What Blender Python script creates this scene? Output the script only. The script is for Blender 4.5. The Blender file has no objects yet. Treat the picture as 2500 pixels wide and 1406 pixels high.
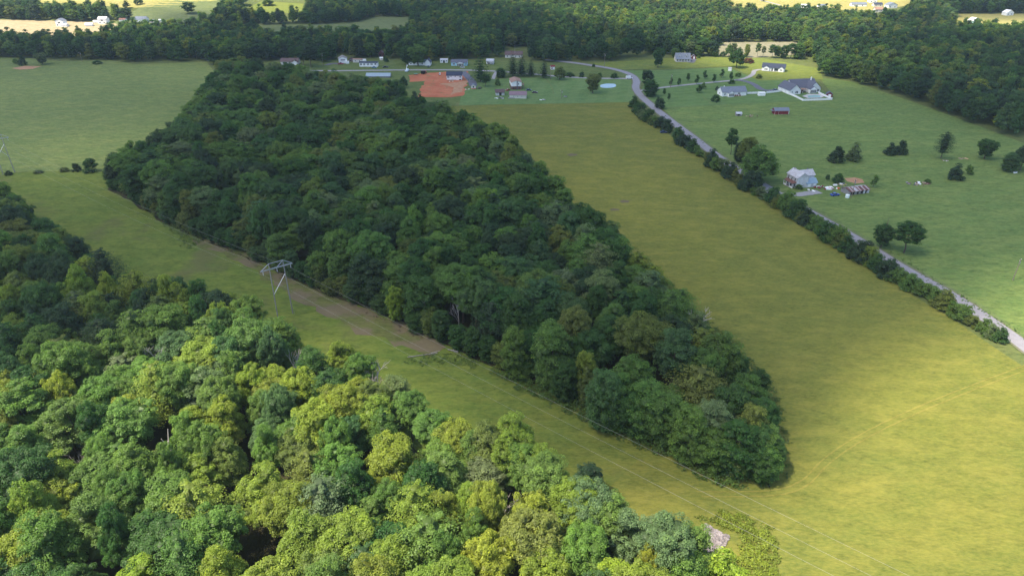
import bpy, math, random
import numpy as np
from mathutils import Vector, Matrix, geometry
rnd = random.Random(7)
R_ = math.radians
S = bpy.context.scene
COL = S.collection

# ------------------------------------------------------------------ camera, sky, sun, exposure
FPX, PITCH, CAMH = 1668.0, R_(28.5), 120.0
cam_d = bpy.data.cameras.new("camera")
cam = bpy.data.objects.new("camera", cam_d)
COL.objects.link(cam)
cam_d.sensor_width = 36.0
cam_d.lens = 36.0 * FPX / 2500.0
cam_d.clip_start, cam_d.clip_end = 1.0, 20000.0
cam.location = (0, 0, CAMH)
cam.rotation_euler = (R_(90) - PITCH, 0, 0)
S.camera = cam

SUN_EL = R_(61)
_az = Vector((-0.93, -0.37))                    # towards the sun on the ground plan
_az.normalize()
TO_SUN = Vector((_az.x * math.cos(SUN_EL), _az.y * math.cos(SUN_EL), math.sin(SUN_EL)))
W = bpy.data.worlds.new("World")
S.world = W
W.use_nodes = True
nt = W.node_tree
nt.nodes.clear()
wo = nt.nodes.new("ShaderNodeOutputWorld")
wb = nt.nodes.new("ShaderNodeBackground")
sky = nt.nodes.new("ShaderNodeTexSky")
sky.sky_type = 'NISHITA'
sky.sun_disc = False
sky.sun_elevation = SUN_EL
sky.sun_rotation = math.atan2(TO_SUN.x, TO_SUN.y)
sky.air_density, sky.dust_density, sky.ozone_density = 1.0, 1.6, 1.0
wb.inputs[1].default_value = 0.15
nt.links.new(sky.outputs[0], wb.inputs[0])
nt.links.new(wb.outputs[0], wo.inputs[0])
sl = bpy.data.lights.new("sun", 'SUN')
sl.energy, sl.angle, sl.color = 5.0, R_(0.53), (1.0, 0.87, 0.68)
so = bpy.data.objects.new("sun", sl)
COL.objects.link(so)
so.location = TO_SUN * 300
so.rotation_euler = TO_SUN.to_track_quat('Z', 'Y').to_euler()
vs = S.view_settings
vs.view_transform, vs.look = 'Standard', 'None'
vs.exposure, vs.gamma = 1.08, 1.0
vs.use_curve_mapping = False
S.cycles.max_bounces, S.cycles.diffuse_bounces, S.cycles.glossy_bounces = 5, 3, 2
S.cycles.transmission_bounces, S.cycles.volume_bounces = 3, 1
S.cycles.use_denoising = True
S.cycles.denoiser = 'OPENIMAGEDENOISE'
S.cycles.denoising_input_passes = 'RGB_ALBEDO_NORMAL'
S.cycles.sample_clamp_indirect = 4.0

# ------------------------------------------------------------------ small helpers
def smooth(a, b, x):
    t = np.clip((x - a) / (b - a), 0, 1)
    return t * t * (3 - 2 * t)

HILLS = [(-560, 1230, 34, 190), (-180, 1420, 26, 220), (520, 1500, 30, 260), (1150, 1350, 36, 300), (-1200, 1400, 40, 330)]

def hz(x, y):                                   # rolling ground
    x = np.asarray(x, float); y = np.asarray(y, float)
    z = 1.3 * np.sin(x / 130 + .5) * np.cos(y / 150) + 0.8 * np.sin((x * .7 + y) / 95)
    for a, b, h, s in HILLS:
        z = z + h * np.exp(-((x - a) ** 2 + (y - b) ** 2) / (2 * s * s))
    return z

def ray(px, py):
    u, v = (px - 1250) / FPX, (703 - py) / FPX
    return u, math.cos(PITCH) + v * math.sin(PITCH), -math.sin(PITCH) + v * math.cos(PITCH)

def G(px, py, up=0.0):                          # point of the place seen at a photo pixel, UP metres above ground
    dx, dy, dz = ray(px, py)
    z = 0.0
    dz = min(dz, -0.035)
    for _ in range(40):
        t = (z + up - CAMH) / dz
        z = .5 * z + .5 * float(hz(dx * t, dy * t))
    t = (z + up - CAMH) / dz
    return dx * t, dy * t

def proj(x, y, z):
    x, y, z = np.asarray(x, float), np.asarray(y, float), np.asarray(z, float) - CAMH
    d = y * math.cos(PITCH) - z * math.sin(PITCH)
    v = y * math.sin(PITCH) + z * math.cos(PITCH)
    d = np.maximum(d, 1e-3)
    return 1250 + FPX * x / d, 703 - FPX * v / d, d

def GP(pts, up=0.0):
    return [G(a, b, up) for a, b in pts]

def inside(poly, x, y):
    x = np.asarray(x, float); y = np.asarray(y, float)
    c = np.zeros(x.shape, bool)
    n = len(poly)
    for i in range(n):
        x0, y0 = poly[i]; x1, y1 = poly[i - 1]
        if y0 == y1:
            continue
        c ^= ((y0 > y) != (y1 > y)) & (x < (x1 - x0) * (y - y0) / (y1 - y0) + x0)
    return c

def edge_dist(poly, x, y):
    x = np.asarray(x, float); y = np.asarray(y, float)
    best = np.full(x.shape, 1e9)
    for i in range(len(poly)):
        x0, y0 = poly[i]; x1, y1 = poly[i - 1]
        dx, dy = x1 - x0, y1 - y0
        L = dx * dx + dy * dy + 1e-9
        t = np.clip(((x - x0) * dx + (y - y0) * dy) / L, 0, 1)
        best = np.minimum(best, np.hypot(x - x0 - t * dx, y - y0 - t * dy))
    return best

def tag(o, label=None, cat=None, group=None, kind=None):
    if label: o["label"] = label
    if cat: o["category"] = cat
    if group: o["group"] = group
    if kind: o["kind"] = kind
    return o

def empty(name, loc, rz=0.0, scale=None):
    o = bpy.data.objects.new(name, None)
    o.empty_display_size = 0.5
    COL.objects.link(o)
    o.location = loc
    o.rotation_euler = (0, 0, rz)
    if scale: o.scale = scale
    return o

def link(name, mesh, parent=None, loc=None, rz=0.0):
    o = bpy.data.objects.new(name, mesh)
    COL.objects.link(o)
    if parent: o.parent = parent
    if loc: o.location = loc
    o.rotation_euler = (0, 0, rz)
    return o

class MB:                                       # collects simple solids into one mesh
    def __init__(s): s.v, s.f = [], []
    def add(s, vs, fs):
        n = len(s.v); s.v += [tuple(a) for a in vs]; s.f += [tuple(i + n for i in q) for q in fs]; return s
    def box(s, c, d, rz=0.0):
        cx, cy, cz = c; a, b, h = d[0] / 2, d[1] / 2, d[2] / 2
        co, si = math.cos(rz), math.sin(rz)
        P = [(x * a, y * b, z * h) for z in (-1, 1) for x, y in ((-1, -1), (1, -1), (1, 1), (-1, 1))]
        return s.add([(cx + x * co - y * si, cy + x * si + y * co, cz + z) for x, y, z in P],
                     [(3, 2, 1, 0), (4, 5, 6, 7), (0, 1, 5, 4), (1, 2, 6, 5), (2, 3, 7, 6), (3, 0, 4, 7)])
    def tube(s, p0, p1, r0, r1=None, n=6, cap=True):
        r1 = r0 if r1 is None else r1
        p0, p1 = Vector(p0), Vector(p1)
        d = (p1 - p0)
        if d.length < 1e-6: return s
        d.normalize()
        a = d.orthogonal(); a.normalize(); b = d.cross(a)
        vs = []
        for p, r in ((p0, r0), (p1, r1)):
            for i in range(n):
                t = 2 * math.pi * i / n
                vs.append(p + a * (r * math.cos(t)) + b * (r * math.sin(t)))
        fs = [(i, (i + 1) % n, n + (i + 1) % n, n + i) for i in range(n)]
        if cap: fs += [tuple(range(n - 1, -1, -1)), tuple(range(n, 2 * n))]
        return s.add(vs, fs)
    def prism(s, prof, y0, y1, axis='y'):       # profile in (a, z), swept along the other axis
        n = len(prof)
        if axis == 'y': vs = [(a, y0, z) for a, z in prof] + [(a, y1, z) for a, z in prof]
        else: vs = [(y0, a, z) for a, z in prof] + [(y1, a, z) for a, z in prof]
        fs = [(i, (i + 1) % n, n + (i + 1) % n, n + i) for i in range(n)]
        fs += [tuple(range(n - 1, -1, -1)), tuple(range(n, 2 * n))]
        return s.add(vs, fs)
    def build(s, name, mat, parent=None, loc=None, rz=0.0, shade=False):
        me = bpy.data.meshes.new(name)
        me.from_pydata(s.v, [], s.f)
        me.materials.append(mat)
        if shade: me.polygons.foreach_set("use_smooth", [True] * len(me.polygons))
        return link(name, me, parent, loc, rz)

# ------------------------------------------------------------------ materials
def new_mat(name):
    m = bpy.data.materials.new(name); m.use_nodes = True
    t = m.node_tree; t.nodes.clear()
    o = t.nodes.new("ShaderNodeOutputMaterial")
    return m, t, o
def nd(t, ty, **kw):
    n = t.nodes.new(ty)
    for k, v in kw.items():
        if k.startswith("i_"):
            n.inputs[int(k[2:])].default_value = v
        else: setattr(n, k, v)
    return n
def noise(t, vec, scale, detail=4.0, rough=.6):
    n = nd(t, "ShaderNodeTexNoise"); n.inputs["Scale"].default_value = scale
    n.inputs["Detail"].default_value = detail; n.inputs["Roughness"].default_value = rough
    t.links.new(vec, n.inputs["Vector"]); return n.outputs["Fac"]
def rng(t, v, a, b, c, d):
    n = nd(t, "ShaderNodeMapRange"); t.links.new(v, n.inputs[0])
    for i, k in enumerate((a, b, c, d)): n.inputs[i + 1].default_value = k
    return n.outputs[0]
def mixc(t, fac, a, b, mode='MIX'):
    n = nd(t, "ShaderNodeMix", data_type='RGBA', blend_type=mode)
    for sock, v in ((n.inputs[0], fac), (n.inputs[6], a), (n.inputs[7], b)):
        if isinstance(v, (int, float)): sock.default_value = v
        elif isinstance(v, tuple): sock.default_value = (*v[:3], 1)
        else: t.links.new(v, sock)
    return n.outputs[2]
def principled(t, o, col, rough=.85, spec=.15, metal=0.0, normal=None):
    b = nd(t, "ShaderNodeBsdfPrincipled")
    if isinstance(col, tuple): b.inputs["Base Color"].default_value = (*col[:3], 1)
    else: t.links.new(col, b.inputs["Base Color"])
    b.inputs["Roughness"].default_value = rough
    b.inputs["Specular IOR Level"].default_value = spec
    b.inputs["Metallic"].default_value = metal
    if normal is not None: t.links.new(normal, b.inputs["Normal"])
    t.links.new(b.outputs[0], o.inputs[0]); return b

def mat(name, col, rough=.75, spec=.25, metal=0.0, var=.18, scale=1.2, dirt=None, dirt_amt=.4):
    m, t, o = new_mat(name)
    tc = nd(t, "ShaderNodeTexCoord").outputs["Object"]
    f = noise(t, tc, scale, 5)
    dark = tuple(c * (1 - var) for c in col); lite = tuple(min(1, c * (1 + var * .6)) for c in col)
    c = mixc(t, rng(t, f, .3, .7, 0, 1), dark, lite)
    if dirt:
        g = noise(t, tc, scale * .45, 6, .7)
        c = mixc(t, rng(t, g, .48, .72, 0, dirt_amt), c, dirt)
    principled(t, o, c, rough, spec, metal)
    return m

def grass(name, a, b, c, fine=1.3, mid=.16, broad=.022, stripe=None, patch=None, bump=.35, blend=None, tuft=.75):
    """a base, b lighter seed heads or dry blades, c darker greener growth; world-space so neighbours agree."""
    m, t, o = new_mat(name)
    pos = nd(t, "ShaderNodeNewGeometry").outputs["Position"]
    st = nd(t, "ShaderNodeMapping"); st.inputs["Rotation"].default_value = (0, 0, R_(28)); st.inputs["Scale"].default_value = (.45, 1, 1)
    t.links.new(pos, st.inputs["Vector"]); sv = st.outputs[0]
    f1 = noise(t, sv, fine, 3, .7); f2 = noise(t, sv, mid, 5, .65); f3 = noise(t, pos, broad, 4, .55); f4 = noise(t, sv, .45, 4, .7)
    col = mixc(t, rng(t, f3, .35, .65, 0, 1), a, c)
    col = mixc(t, rng(t, f2, .42, .68, 0, .75), col, b)
    col = mixc(t, rng(t, f4, .42, .64, .0, tuft), col, tuple(k * .58 for k in c))
    col = mixc(t, rng(t, f1, .3, .7, 0, .5), col, tuple(min(1, k * 1.25) for k in b))
    if stripe:                                  # mown bands
        w = nd(t, "ShaderNodeTexWave", wave_type='BANDS', bands_direction='X'); w.inputs["Scale"].default_value = stripe[0]
        w.inputs["Distortion"].default_value = .6; w.inputs["Detail"].default_value = 1
        mp = nd(t, "ShaderNodeMapping"); mp.inputs["Rotation"].default_value = (0, 0, R_(stripe[1]))
        t.links.new(pos, mp.inputs["Vector"]); t.links.new(mp.outputs[0], w.inputs["Vector"])
        col = mixc(t, rng(t, w.outputs["Fac"], .35, .65, 0, .3), col, b)
    if patch:
        g = noise(t, pos, patch[1], 5, .6)
        col = mixc(t, rng(t, g, patch[2], patch[2] + .12, 0, patch[3]), col, patch[0])
    if blend:                                   # the growth changes gradually along the strip
        sx_ = nd(t, "ShaderNodeSeparateXYZ"); t.links.new(pos, sx_.inputs[0])
        ad = nd(t, "ShaderNodeMath", operation='MULTIPLY_ADD'); t.links.new(f2, ad.inputs[0]); ad.inputs[1].default_value = 30; t.links.new(sx_.outputs[0], ad.inputs[2])
        hc = mixc(t, rng(t, f3, .35, .65, 0, 1), blend[0], blend[2]); hc = mixc(t, rng(t, f2, .42, .68, 0, .75), hc, blend[1])
        hc = mixc(t, rng(t, f4, .44, .66, .0, .55), hc, tuple(k * .62 for k in blend[2])); hc = mixc(t, rng(t, f1, .3, .7, 0, .5), hc, tuple(min(1, k * 1.25) for k in blend[1]))
        col = mixc(t, rng(t, ad.outputs[0], blend[3], blend[4], 0, 1), col, hc)
    h = nd(t, "ShaderNodeMath", operation='ADD'); t.links.new(f1, h.inputs[0]); t.links.new(f4, h.inputs[1])
    bp = nd(t, "ShaderNodeBump"); bp.inputs["Strength"].default_value = bump; bp.inputs["Distance"].default_value = .6
    t.links.new(h.outputs[0], bp.inputs["Height"])
    principled(t, o, col, .95, .05, 0, bp.outputs[0])
    return m

def soil(name, a, b, scale=.12, rough=.95, weeds=None):
    m, t, o = new_mat(name)
    pos = nd(t, "ShaderNodeNewGeometry").outputs["Position"]
    f = noise(t, pos, scale, 6, .65); g = noise(t, pos, scale * 9, 4, .7)
    col = mixc(t, rng(t, f, .35, .65, 0, 1), a, b)
    col = mixc(t, rng(t, g, .3, .7, 0, .5), col, tuple(k * .7 for k in a))
    if weeds:
        wv = noise(t, pos, .16, 6, .7); col = mixc(t, rng(t, wv, .54, .62, 0, .75), col, weeds)
    bp = nd(t, "ShaderNodeBump"); bp.inputs["Strength"].default_value = .4; bp.inputs["Distance"].default_value = .3
    t.links.new(g, bp.inputs["Height"])
    principled(t, o, col, rough, .1, 0, bp.outputs[0]); return m

def leaf_mat(name, fixed=None):
    m, t, o = new_mat(name)
    if fixed is None:
        at = nd(t, "ShaderNodeAttribute", attribute_type='INSTANCER', attribute_name="tint").outputs["Color"]
    else:
        at = nd(t, "ShaderNodeRGB"); at.outputs[0].default_value = (*fixed, 1); at = at.outputs[0]
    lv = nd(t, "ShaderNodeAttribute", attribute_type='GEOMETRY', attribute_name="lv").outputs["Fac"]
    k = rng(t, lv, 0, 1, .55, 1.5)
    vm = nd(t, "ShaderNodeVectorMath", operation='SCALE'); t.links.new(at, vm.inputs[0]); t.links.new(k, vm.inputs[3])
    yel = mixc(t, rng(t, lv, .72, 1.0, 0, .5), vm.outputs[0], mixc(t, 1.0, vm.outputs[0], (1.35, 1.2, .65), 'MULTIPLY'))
    d = nd(t, "ShaderNodeBsdfDiffuse"); t.links.new(yel, d.inputs[0])
    tr = nd(t, "ShaderNodeBsdfTranslucent")
    t.links.new(mixc(t, 1.0, yel, (1.5, 1.45, .6), 'MULTIPLY'), tr.inputs[0])
    ms = nd(t, "ShaderNodeMixShader"); ms.inputs[0].default_value = .42
    t.links.new(d.outputs[0], ms.inputs[1]); t.links.new(tr.outputs[0], ms.inputs[2])
    gl = nd(t, "ShaderNodeBsdfGlossy"); gl.inputs["Roughness"].default_value = .5; gl.inputs[0].default_value = (.9, 1, .9, 1)
    m2 = nd(t, "ShaderNodeMixShader"); m2.inputs[0].default_value = .018
    t.links.new(ms.outputs[0], m2.inputs[1]); t.links.new(gl.outputs[0], m2.inputs[2])
    t.links.new(m2.outputs[0], o.inputs[0]); return m

LEAF = leaf_mat("leaves")
BARK = mat("bark", (.11, .085, .065), .95, .1, var=.4, scale=3)
DEADWOOD = mat("weathered_dead_wood", (.44, .40, .37), .95, .1, var=.35, scale=3)
HAYC = ((.112, .129, .025), (.182, .174, .038), (.077, .107, .024))
M_hay = grass("hay_grass", *HAYC, fine=1.6, bump=.45, tuft=.5)
M_meadow = grass("meadow_grass", (.112, .165, .046), (.190, .210, .064), (.076, .132, .040), fine=1.4)
M_strip = grass("right_of_way_grass", (.090, .135, .026), (.150, .172, .034), (.060, .115, .022), fine=1.5, patch=((.105, .10, .045), .035, .55, .6), blend=(*HAYC, -5, 75))
M_pasture = grass("pasture_grass", (.098, .164, .044), (.168, .208, .058), (.066, .126, .036), fine=1.2, mid=.13)
M_lawn = grass("lawn_grass", (.085, .160, .046), (.140, .200, .070), (.064, .132, .040), stripe=(.022, 12), bump=.15)
M_lawn2 = grass("garden_grass", (.078, .150, .042), (.125, .185, .062), (.060, .126, .036), stripe=(.035, 75), bump=.15)
M_yard = grass("rough_yard_grass", (.075, .125, .032), (.14, .16, .05), (.05, .095, .026), patch=((.17, .14, .08), .06, .6, .5))
M_mown = grass("mown_edge_grass", (.105, .155, .050), (.150, .185, .065), (.085, .135, .042))
M_bright = grass("yellowish_grass", (.125, .165, .034), (.19, .20, .040), (.085, .140, .034))  # base tone yellower than the other lawns
M_ground = grass("country_ground_grass", (.085, .115, .035), (.14, .15, .05), (.055, .090, .030))
M_hill = grass("hill_grass", (.115, .150, .060), (.155, .175, .07), (.09, .13, .05), fine=.5)
M_straw = grass("stubble_field", (.30, .25, .15), (.38, .31, .20), (.25, .215, .11), fine=.6)
M_straw2 = grass("pale_field", (.19, .185, .12), (.24, .225, .15), (.16, .16, .10), fine=.6)
M_tanfield = grass("dry_yellow_field", (.26, .24, .075), (.33, .29, .11), (.20, .21, .06), fine=.6)
M_floor = soil("leaf_litter", (.035, .030, .018), (.05, .055, .02), .3)
M_brush = grass("cut_brush", (.098, .115, .034), (.125, .125, .042), (.075, .105, .028), patch=((.155, .115, .085), .085, .42, .65))
M_worn = soil("worn_ground", (.135, .105, .070), (.10, .105, .045), .25)
M_track = grass("wheel_track_grass", (.165, .16, .036), (.215, .195, .048), (.13, .135, .03))
M_red = soil("red_clay", (.37, .105, .050), (.47, .185, .095), .09, weeds=(.16, .13, .05))
M_shoulder = soil("gravel_shoulder", (.17, .16, .12), (.12, .15, .06), .5)
M_sand = soil("pale_clay", (.42, .26, .15), (.34, .16, .09), .3)
M_road = soil("worn_asphalt", (.23, .225, .25), (.28, .275, .295), .5)
M_gravel = soil("gravel_drive", (.27, .265, .275), (.35, .34, .34), .7)
M_dark_gravel = soil("dark_stone_drive", (.105, .11, .14), (.16, .16, .19), .7)

# ------------------------------------------------------------------ ground sheets
def resample(poly, step, closed=True):
    out = []
    n = len(poly)
    for i in range(n if closed else n - 1):
        a, b = poly[i], poly[(i + 1) % n]
        k = max(1, int(math.hypot(b[0] - a[0], b[1] - a[1]) / step))
        for j in range(k):
            out.append((a[0] + (b[0] - a[0]) * j / k, a[1] + (b[1] - a[1]) * j / k))
    if not closed: out.append(poly[-1])
    return out

def smooth_line(p, n=8):                        # Catmull-Rom through the points
    out = []
    for i in range(len(p) - 1):
        a, b, c, d = p[max(0, i - 1)], p[i], p[i + 1], p[min(len(p) - 1, i + 2)]
        for j in range(n):
            t = j / n
            out.append(tuple(.5 * (2 * b[k] + (c[k] - a[k]) * t + (2 * a[k] - 5 * b[k] + 4 * c[k] - d[k]) * t * t + (3 * b[k] - a[k] - 3 * c[k] + d[k]) * t ** 3) for k in (0, 1)))
    out.append(tuple(p[-1])); return out

def sheet(name, poly, m, off=.08, step=8.0, wob=0.0, kind='structure', label=None, parent=None):
    """A piece of ground cover laid over the rolling ground."""
    b = resample(poly, min(step, 6.0))
    if wob:
        r = random.Random(len(poly) * 31 + int(abs(poly[0][0]) * 7))
        b = [(x + r.uniform(-wob, wob), y + r.uniform(-wob, wob)) for x, y in b]
    xs = [p[0] for p in b]; ys = [p[1] for p in b]
    gx, gy = np.meshgrid(np.arange(min(xs), max(xs), step), np.arange(min(ys), max(ys), step))
    gx, gy = gx.ravel() + .01, gy.ravel() + .013
    ok = inside(b, gx, gy)
    gx, gy = gx[ok], gy[ok]
    ok = edge_dist(b, gx, gy) > step * .35 if len(gx) else ok
    pts = [Vector(p) for p in b] + [Vector((x, y)) for x, y in zip(gx[ok], gy[ok])] if len(gx) else [Vector(p) for p in b]
    v, e, f, *_ = geometry.delaunay_2d_cdt(pts, [], [list(range(len(b)))], 1, 1e-4)
    va = np.array([(p.x, p.y) for p in v])
    z = hz(va[:, 0], va[:, 1]) + off
    me = bpy.data.meshes.new(name)
    fs = []
    for q in f:
        a, c, d = (va[i] for i in q[:3])
        fs.append(tuple(q) if (c[0] - a[0]) * (d[1] - a[1]) - (c[1] - a[1]) * (d[0] - a[0]) > 0 else tuple(reversed(q)))
    me.from_pydata([(a, c, k) for (a, c), k in zip(va, z)], [], fs)
    me.materials.append(m)
    me.polygons.foreach_set("use_smooth", [True] * len(me.polygons))
    o = link(name, me, parent)
    return tag(o, label, None, None, kind)

def ribbon(name, line, width, m, off=.12, kind='structure', crown=.0, wob=0.0):
    pts = resample(smooth_line(line), 3.0, False)
    vs, fs = [], []
    r = random.Random(len(pts))
    n = len(pts)
    for i, (x, y) in enumerate(pts):
        a, b = pts[max(0, i - 1)], pts[min(n - 1, i + 1)]
        dx, dy = b[0] - a[0], b[1] - a[1]; L = math.hypot(dx, dy) or 1
        nx, ny = -dy / L, dx / L
        w = (width[0] + (width[1] - width[0]) * i / n if isinstance(width, tuple) else width) / 2
        for k in (-1, 0, 1):
            q = w + r.uniform(-wob, wob)
            X, Y = x + nx * q * k, y + ny * q * k
            vs.append((X, Y, float(hz(X, Y)) + off + (crown if k == 0 else 0)))
    for i in range(n - 1):
        for k in (0, 1):
            a = i * 3 + k; fs.append((a, a + 3, a + 4, a + 1)[::-1])
    me = bpy.data.meshes.new(name); me.from_pydata(vs, [], fs); me.materials.append(m)
    return tag(link(name, me), kind=kind)

# one ground to the horizon
ax = np.concatenate([np.linspace(-5000, -1500, 15)[:-1], np.arange(-1500, 1500, 15), np.linspace(1500, 5000, 15)])
ay = np.concatenate([np.linspace(-3000, -60, 12)[:-1], np.arange(-60, 1900, 15), np.linspace(1900, 6000, 20)])
gx, gy = np.meshgrid(ax, ay)
gz = hz(gx, gy)
nx, ny = len(ax), len(ay)
me = bpy.data.meshes.new("ground")
I = np.arange(nx * ny).reshape(ny, nx)
q = np.stack([I[:-1, :-1], I[:-1, 1:], I[1:, 1:], I[1:, :-1]], -1).reshape(-1, 4)
me.from_pydata(np.stack([gx, gy, gz], -1).reshape(-1, 3).tolist(), [], q.tolist())
me.materials.append(M_ground)
me.polygons.foreach_set("use_smooth", [True] * len(me.polygons))
tag(link("ground", me), kind='structure')

# photo outlines of the fields, woods and roads, turned into places on the ground
ROAD = GP([(2900, 1090), (2600, 915), (2460, 815), (2330, 727), (2200, 653), (2080, 578), (1900, 475), (1770, 395), (1690, 335), (1630, 290), (1588, 256), (1562, 232), (1552, 215), (1554, 200), (1545, 187), (1525, 177), (1490, 168), (1440, 160), (1390, 153), (1330, 147)])
MIDWOOD = GP([(268, 462), (330, 500), (400, 545), (500, 590), (575, 615), (640, 645), (760, 705), (900, 755), (1000, 800), (1085, 840), (1190, 895), (1330, 945), (1470, 1000), (1590, 1050), (1720, 1095), (1830, 1140), (1885, 1150)]) + \
    GP([(1898, 1090), (1875, 1000), (1850, 915), (1765, 830), (1678, 745), (1605, 670), (1512, 580), (1418, 495), (1320, 405), (1255, 330), (1150, 290), (1060, 262), (1000, 245), (985, 215), (880, 195), (780, 180), (720, 168), (600, 160), (530, 165), (490, 205), (470, 250), (425, 300), (330, 355), (260, 385)], 13)
NEARWOOD = GP([(-420, 300), (-60, 420), (60, 480), (180, 580), (330, 650), (480, 690), (620, 730), (690, 765), (735, 830), (820, 870), (950, 905), (975, 960), (1010, 1010), (1130, 1050), (1190, 1085), (1310, 1090), (1350, 1130), (1440, 1170), (1560, 1240), (1650, 1285), (1715, 1330), (1730, 1400), (1740, 1560), (1200, 1750), (400, 1750), (-500, 1650), (-900, 1200), (-900, 500)], 14)
HAY = GP([(1060, 262), (1200, 256), (1545, 250), (1600, 305), (1680, 362), (1770, 424), (1870, 486), (1990, 570), (2110, 645), (2230, 722), (2340, 788), (2430, 850), (2600, 950), (2900, 1140), (2700, 1500), (1700, 1500), (1500, 1250), (1560, 1120), (1900, 1185), (1800, 900), (1400, 500)])
STRIP = GP([(-300, 420), (0, 422), (160, 418), (250, 415), (420, 520), (560, 590), (900, 740), (1100, 830), (1400, 960), (1900, 1180), (1700, 1500), (900, 1300), (300, 900), (-300, 640)])
LEFTFIELD = GP([(-900, 200), (-100, 162), (60, 160), (200, 158), (330, 158), (505, 152), (540, 200), (500, 330), (300, 416), (160, 418), (0, 422), (-300, 426), (-900, 440)])
PASTURE = GP([(1600, 250), (2040, 243), (2000, 190), (2080, 200), (2230, 250), (2380, 305), (2500, 350), (3000, 520), (3200, 1100), (2560, 880), (2340, 722), (2100, 580), (1900, 462), (1760, 380), (1650, 295)])
LAWN = GP([(1180, 195), (1370, 187), (1540, 196), (1545, 218), (1550, 240), (1545, 250), (1200, 256), (1120, 258), (1130, 225)])
GARDEN = GP([(1560, 235), (1572, 205), (1500, 172), (1620, 172), (1780, 165), (1800, 175), (1850, 195), (1960, 190), (2040, 243), (1600, 266)])
TOPYARD = GP([(1440, 155), (1520, 150), (1640, 143), (1760, 140), (1860, 143), (2000, 168), (2010, 195), (1850, 197), (1800, 173), (1780, 163), (1620, 170), (1500, 170)])
VILLAGE = GP([(640, 155), (800, 148), (960, 148), (1180, 148), (1400, 155), (1430, 163), (1530, 178), (1540, 196), (1370, 187), (1180, 195), (1130, 225), (1120, 258), (1030, 262), (960, 230), (860, 195), (700, 175)])

# the road, the hay field and the pasture run on past the edge of the picture
_d = Vector((ROAD[0][0] - ROAD[2][0], ROAD[0][1] - ROAD[2][1])).normalized()
_e = (ROAD[0][0] + _d.x * 420, ROAD[0][1] + _d.y * 420)
ROAD = [_e, (ROAD[0][0] + _d.x * 180, ROAD[0][1] + _d.y * 180)] + ROAD
HAY = HAY[:12] + [(_e[0] - 7, _e[1] - 7), (_e[0] - 160, _e[1] - 160), (20, -140), (-30, 60)] + HAY[-4:]
PASTURE = PASTURE[:7] + [(PASTURE[7][0] + 420, PASTURE[7][1] - 20), (_e[0] + 330, _e[1] + 60), (_e[0] + 8, _e[1] + 6)] + PASTURE[9:]
sheet("hay_field", HAY, M_hay, .06, 9)
sheet("mown_strip", STRIP, M_strip, .05, 8)
sheet("meadow", LEFTFIELD, M_meadow, .07, 12)
sheet("pasture", PASTURE, M_pasture, .07, 9)
sheet("village_green", VILLAGE, M_yard, .08, 10)
sheet("lawn", LAWN, M_lawn, .10, 9)
sheet("garden_lawn", GARDEN, M_lawn2, .10, 9)
sheet("yellow_lawn", TOPYARD, M_bright, .12, 10)
sheet("wood_floor", MIDWOOD, M_floor, .10, 10, 1.0)
sheet("near_wood_floor", NEARWOOD, M_floor, .09, 10, 1.0)
FIELDS = [("stubble_field", [(-300, 88), (0, 86), (110, 92), (200, 88), (290, 80), (300, 58), (150, 52), (0, 49), (-300, 48)], M_straw),
          ("hill_field", [(270, 60), (340, 20), (430, -6), (545, 4), (520, 40), (470, 60), (400, 68)], M_hill),
          ("hilltop_field", [(90, 8), (130, -16), (400, -30), (560, -25), (530, 2), (400, 20), (300, 20), (200, 10)], M_tanfield),
          ("valley_field", [(495, 66), (620, 62), (760, 60), (860, 58), (920, 42), (1012, 42), (985, 80), (880, 84), (700, 80), (540, 74)], M_hill),
          ("yellowish_field", [(596, 24), (640, 4), (740, 10), (742, 30), (680, 34), (620, 34)], M_bright),
          ("ploughed_field", [(1735, 134), (1770, 104), (1945, 103), (1950, 134), (1840, 142)], M_straw2),
          ("wheat_strip", [(1440, 108), (1480, 99), (1570, 99), (1575, 112), (1460, 114)], M_straw),
          ("far_farm_field", [(1760, 14), (1790, -20), (2250, -25), (2260, 8), (2140, 26), (1980, 26), (1860, 30)], M_tanfield),
          ("roadside_field", [(2320, 62), (2340, 35), (2520, 34), (2700, 40), (2700, 68), (2480, 70)], M_tanfield),
          ("paddock", [(2130, 76), (2160, 66), (2190, 68), (2170, 80)], M_meadow),
          ("top_paddock", [(2240, 6), (2260, -6), (2340, -4), (2330, 8)], M_meadow),
          ("lower_meadow", [(-100, 162), (-100, 140), (60, 142), (140, 150), (270, 148), (330, 158), (200, 158)], M_meadow)]
FIELD_PX = [f[1] for f in FIELDS]
for n_, p_, m_ in FIELDS:
    sheet(n_, GP(p_), m_, .13, 14)
CLAY = GP([(1000, 185), (1030, 180), (1080, 177), (1140, 175), (1150, 192), (1140, 205), (1134, 215), (1138, 232), (1096, 240), (1020, 238), (1030, 215), (1035, 200), (1005, 200)])
sheet("bare_clay_yard", CLAY, M_red, .14, 5, 1.9)
sheet("trampled_clay", GP([(1070, 206), (1115, 202), (1150, 196), (1135, 210), (1128, 226), (1100, 232), (1110, 215)]), M_sand, .17, 4, 1.2)
sheet("clay_patch", GP([(2062, 436), (2085, 434), (2105, 439), (2110, 447), (2090, 449), (2068, 444)]), M_sand, .12, 2, .3)
sheet("bare_patch", GP([(28, 168), (60, 162), (102, 163), (80, 169), (50, 171)]), M_sand, .13, 5, .6)
sheet("brush_verge", GP([(470, 590), (520, 580), (570, 605), (650, 648), (770, 708), (905, 757), (1010, 803), (1090, 842), (1050, 868), (960, 842), (860, 800), (760, 752), (690, 710), (620, 664), (540, 620)]), M_brush, .10, 4, 1.9)
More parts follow.
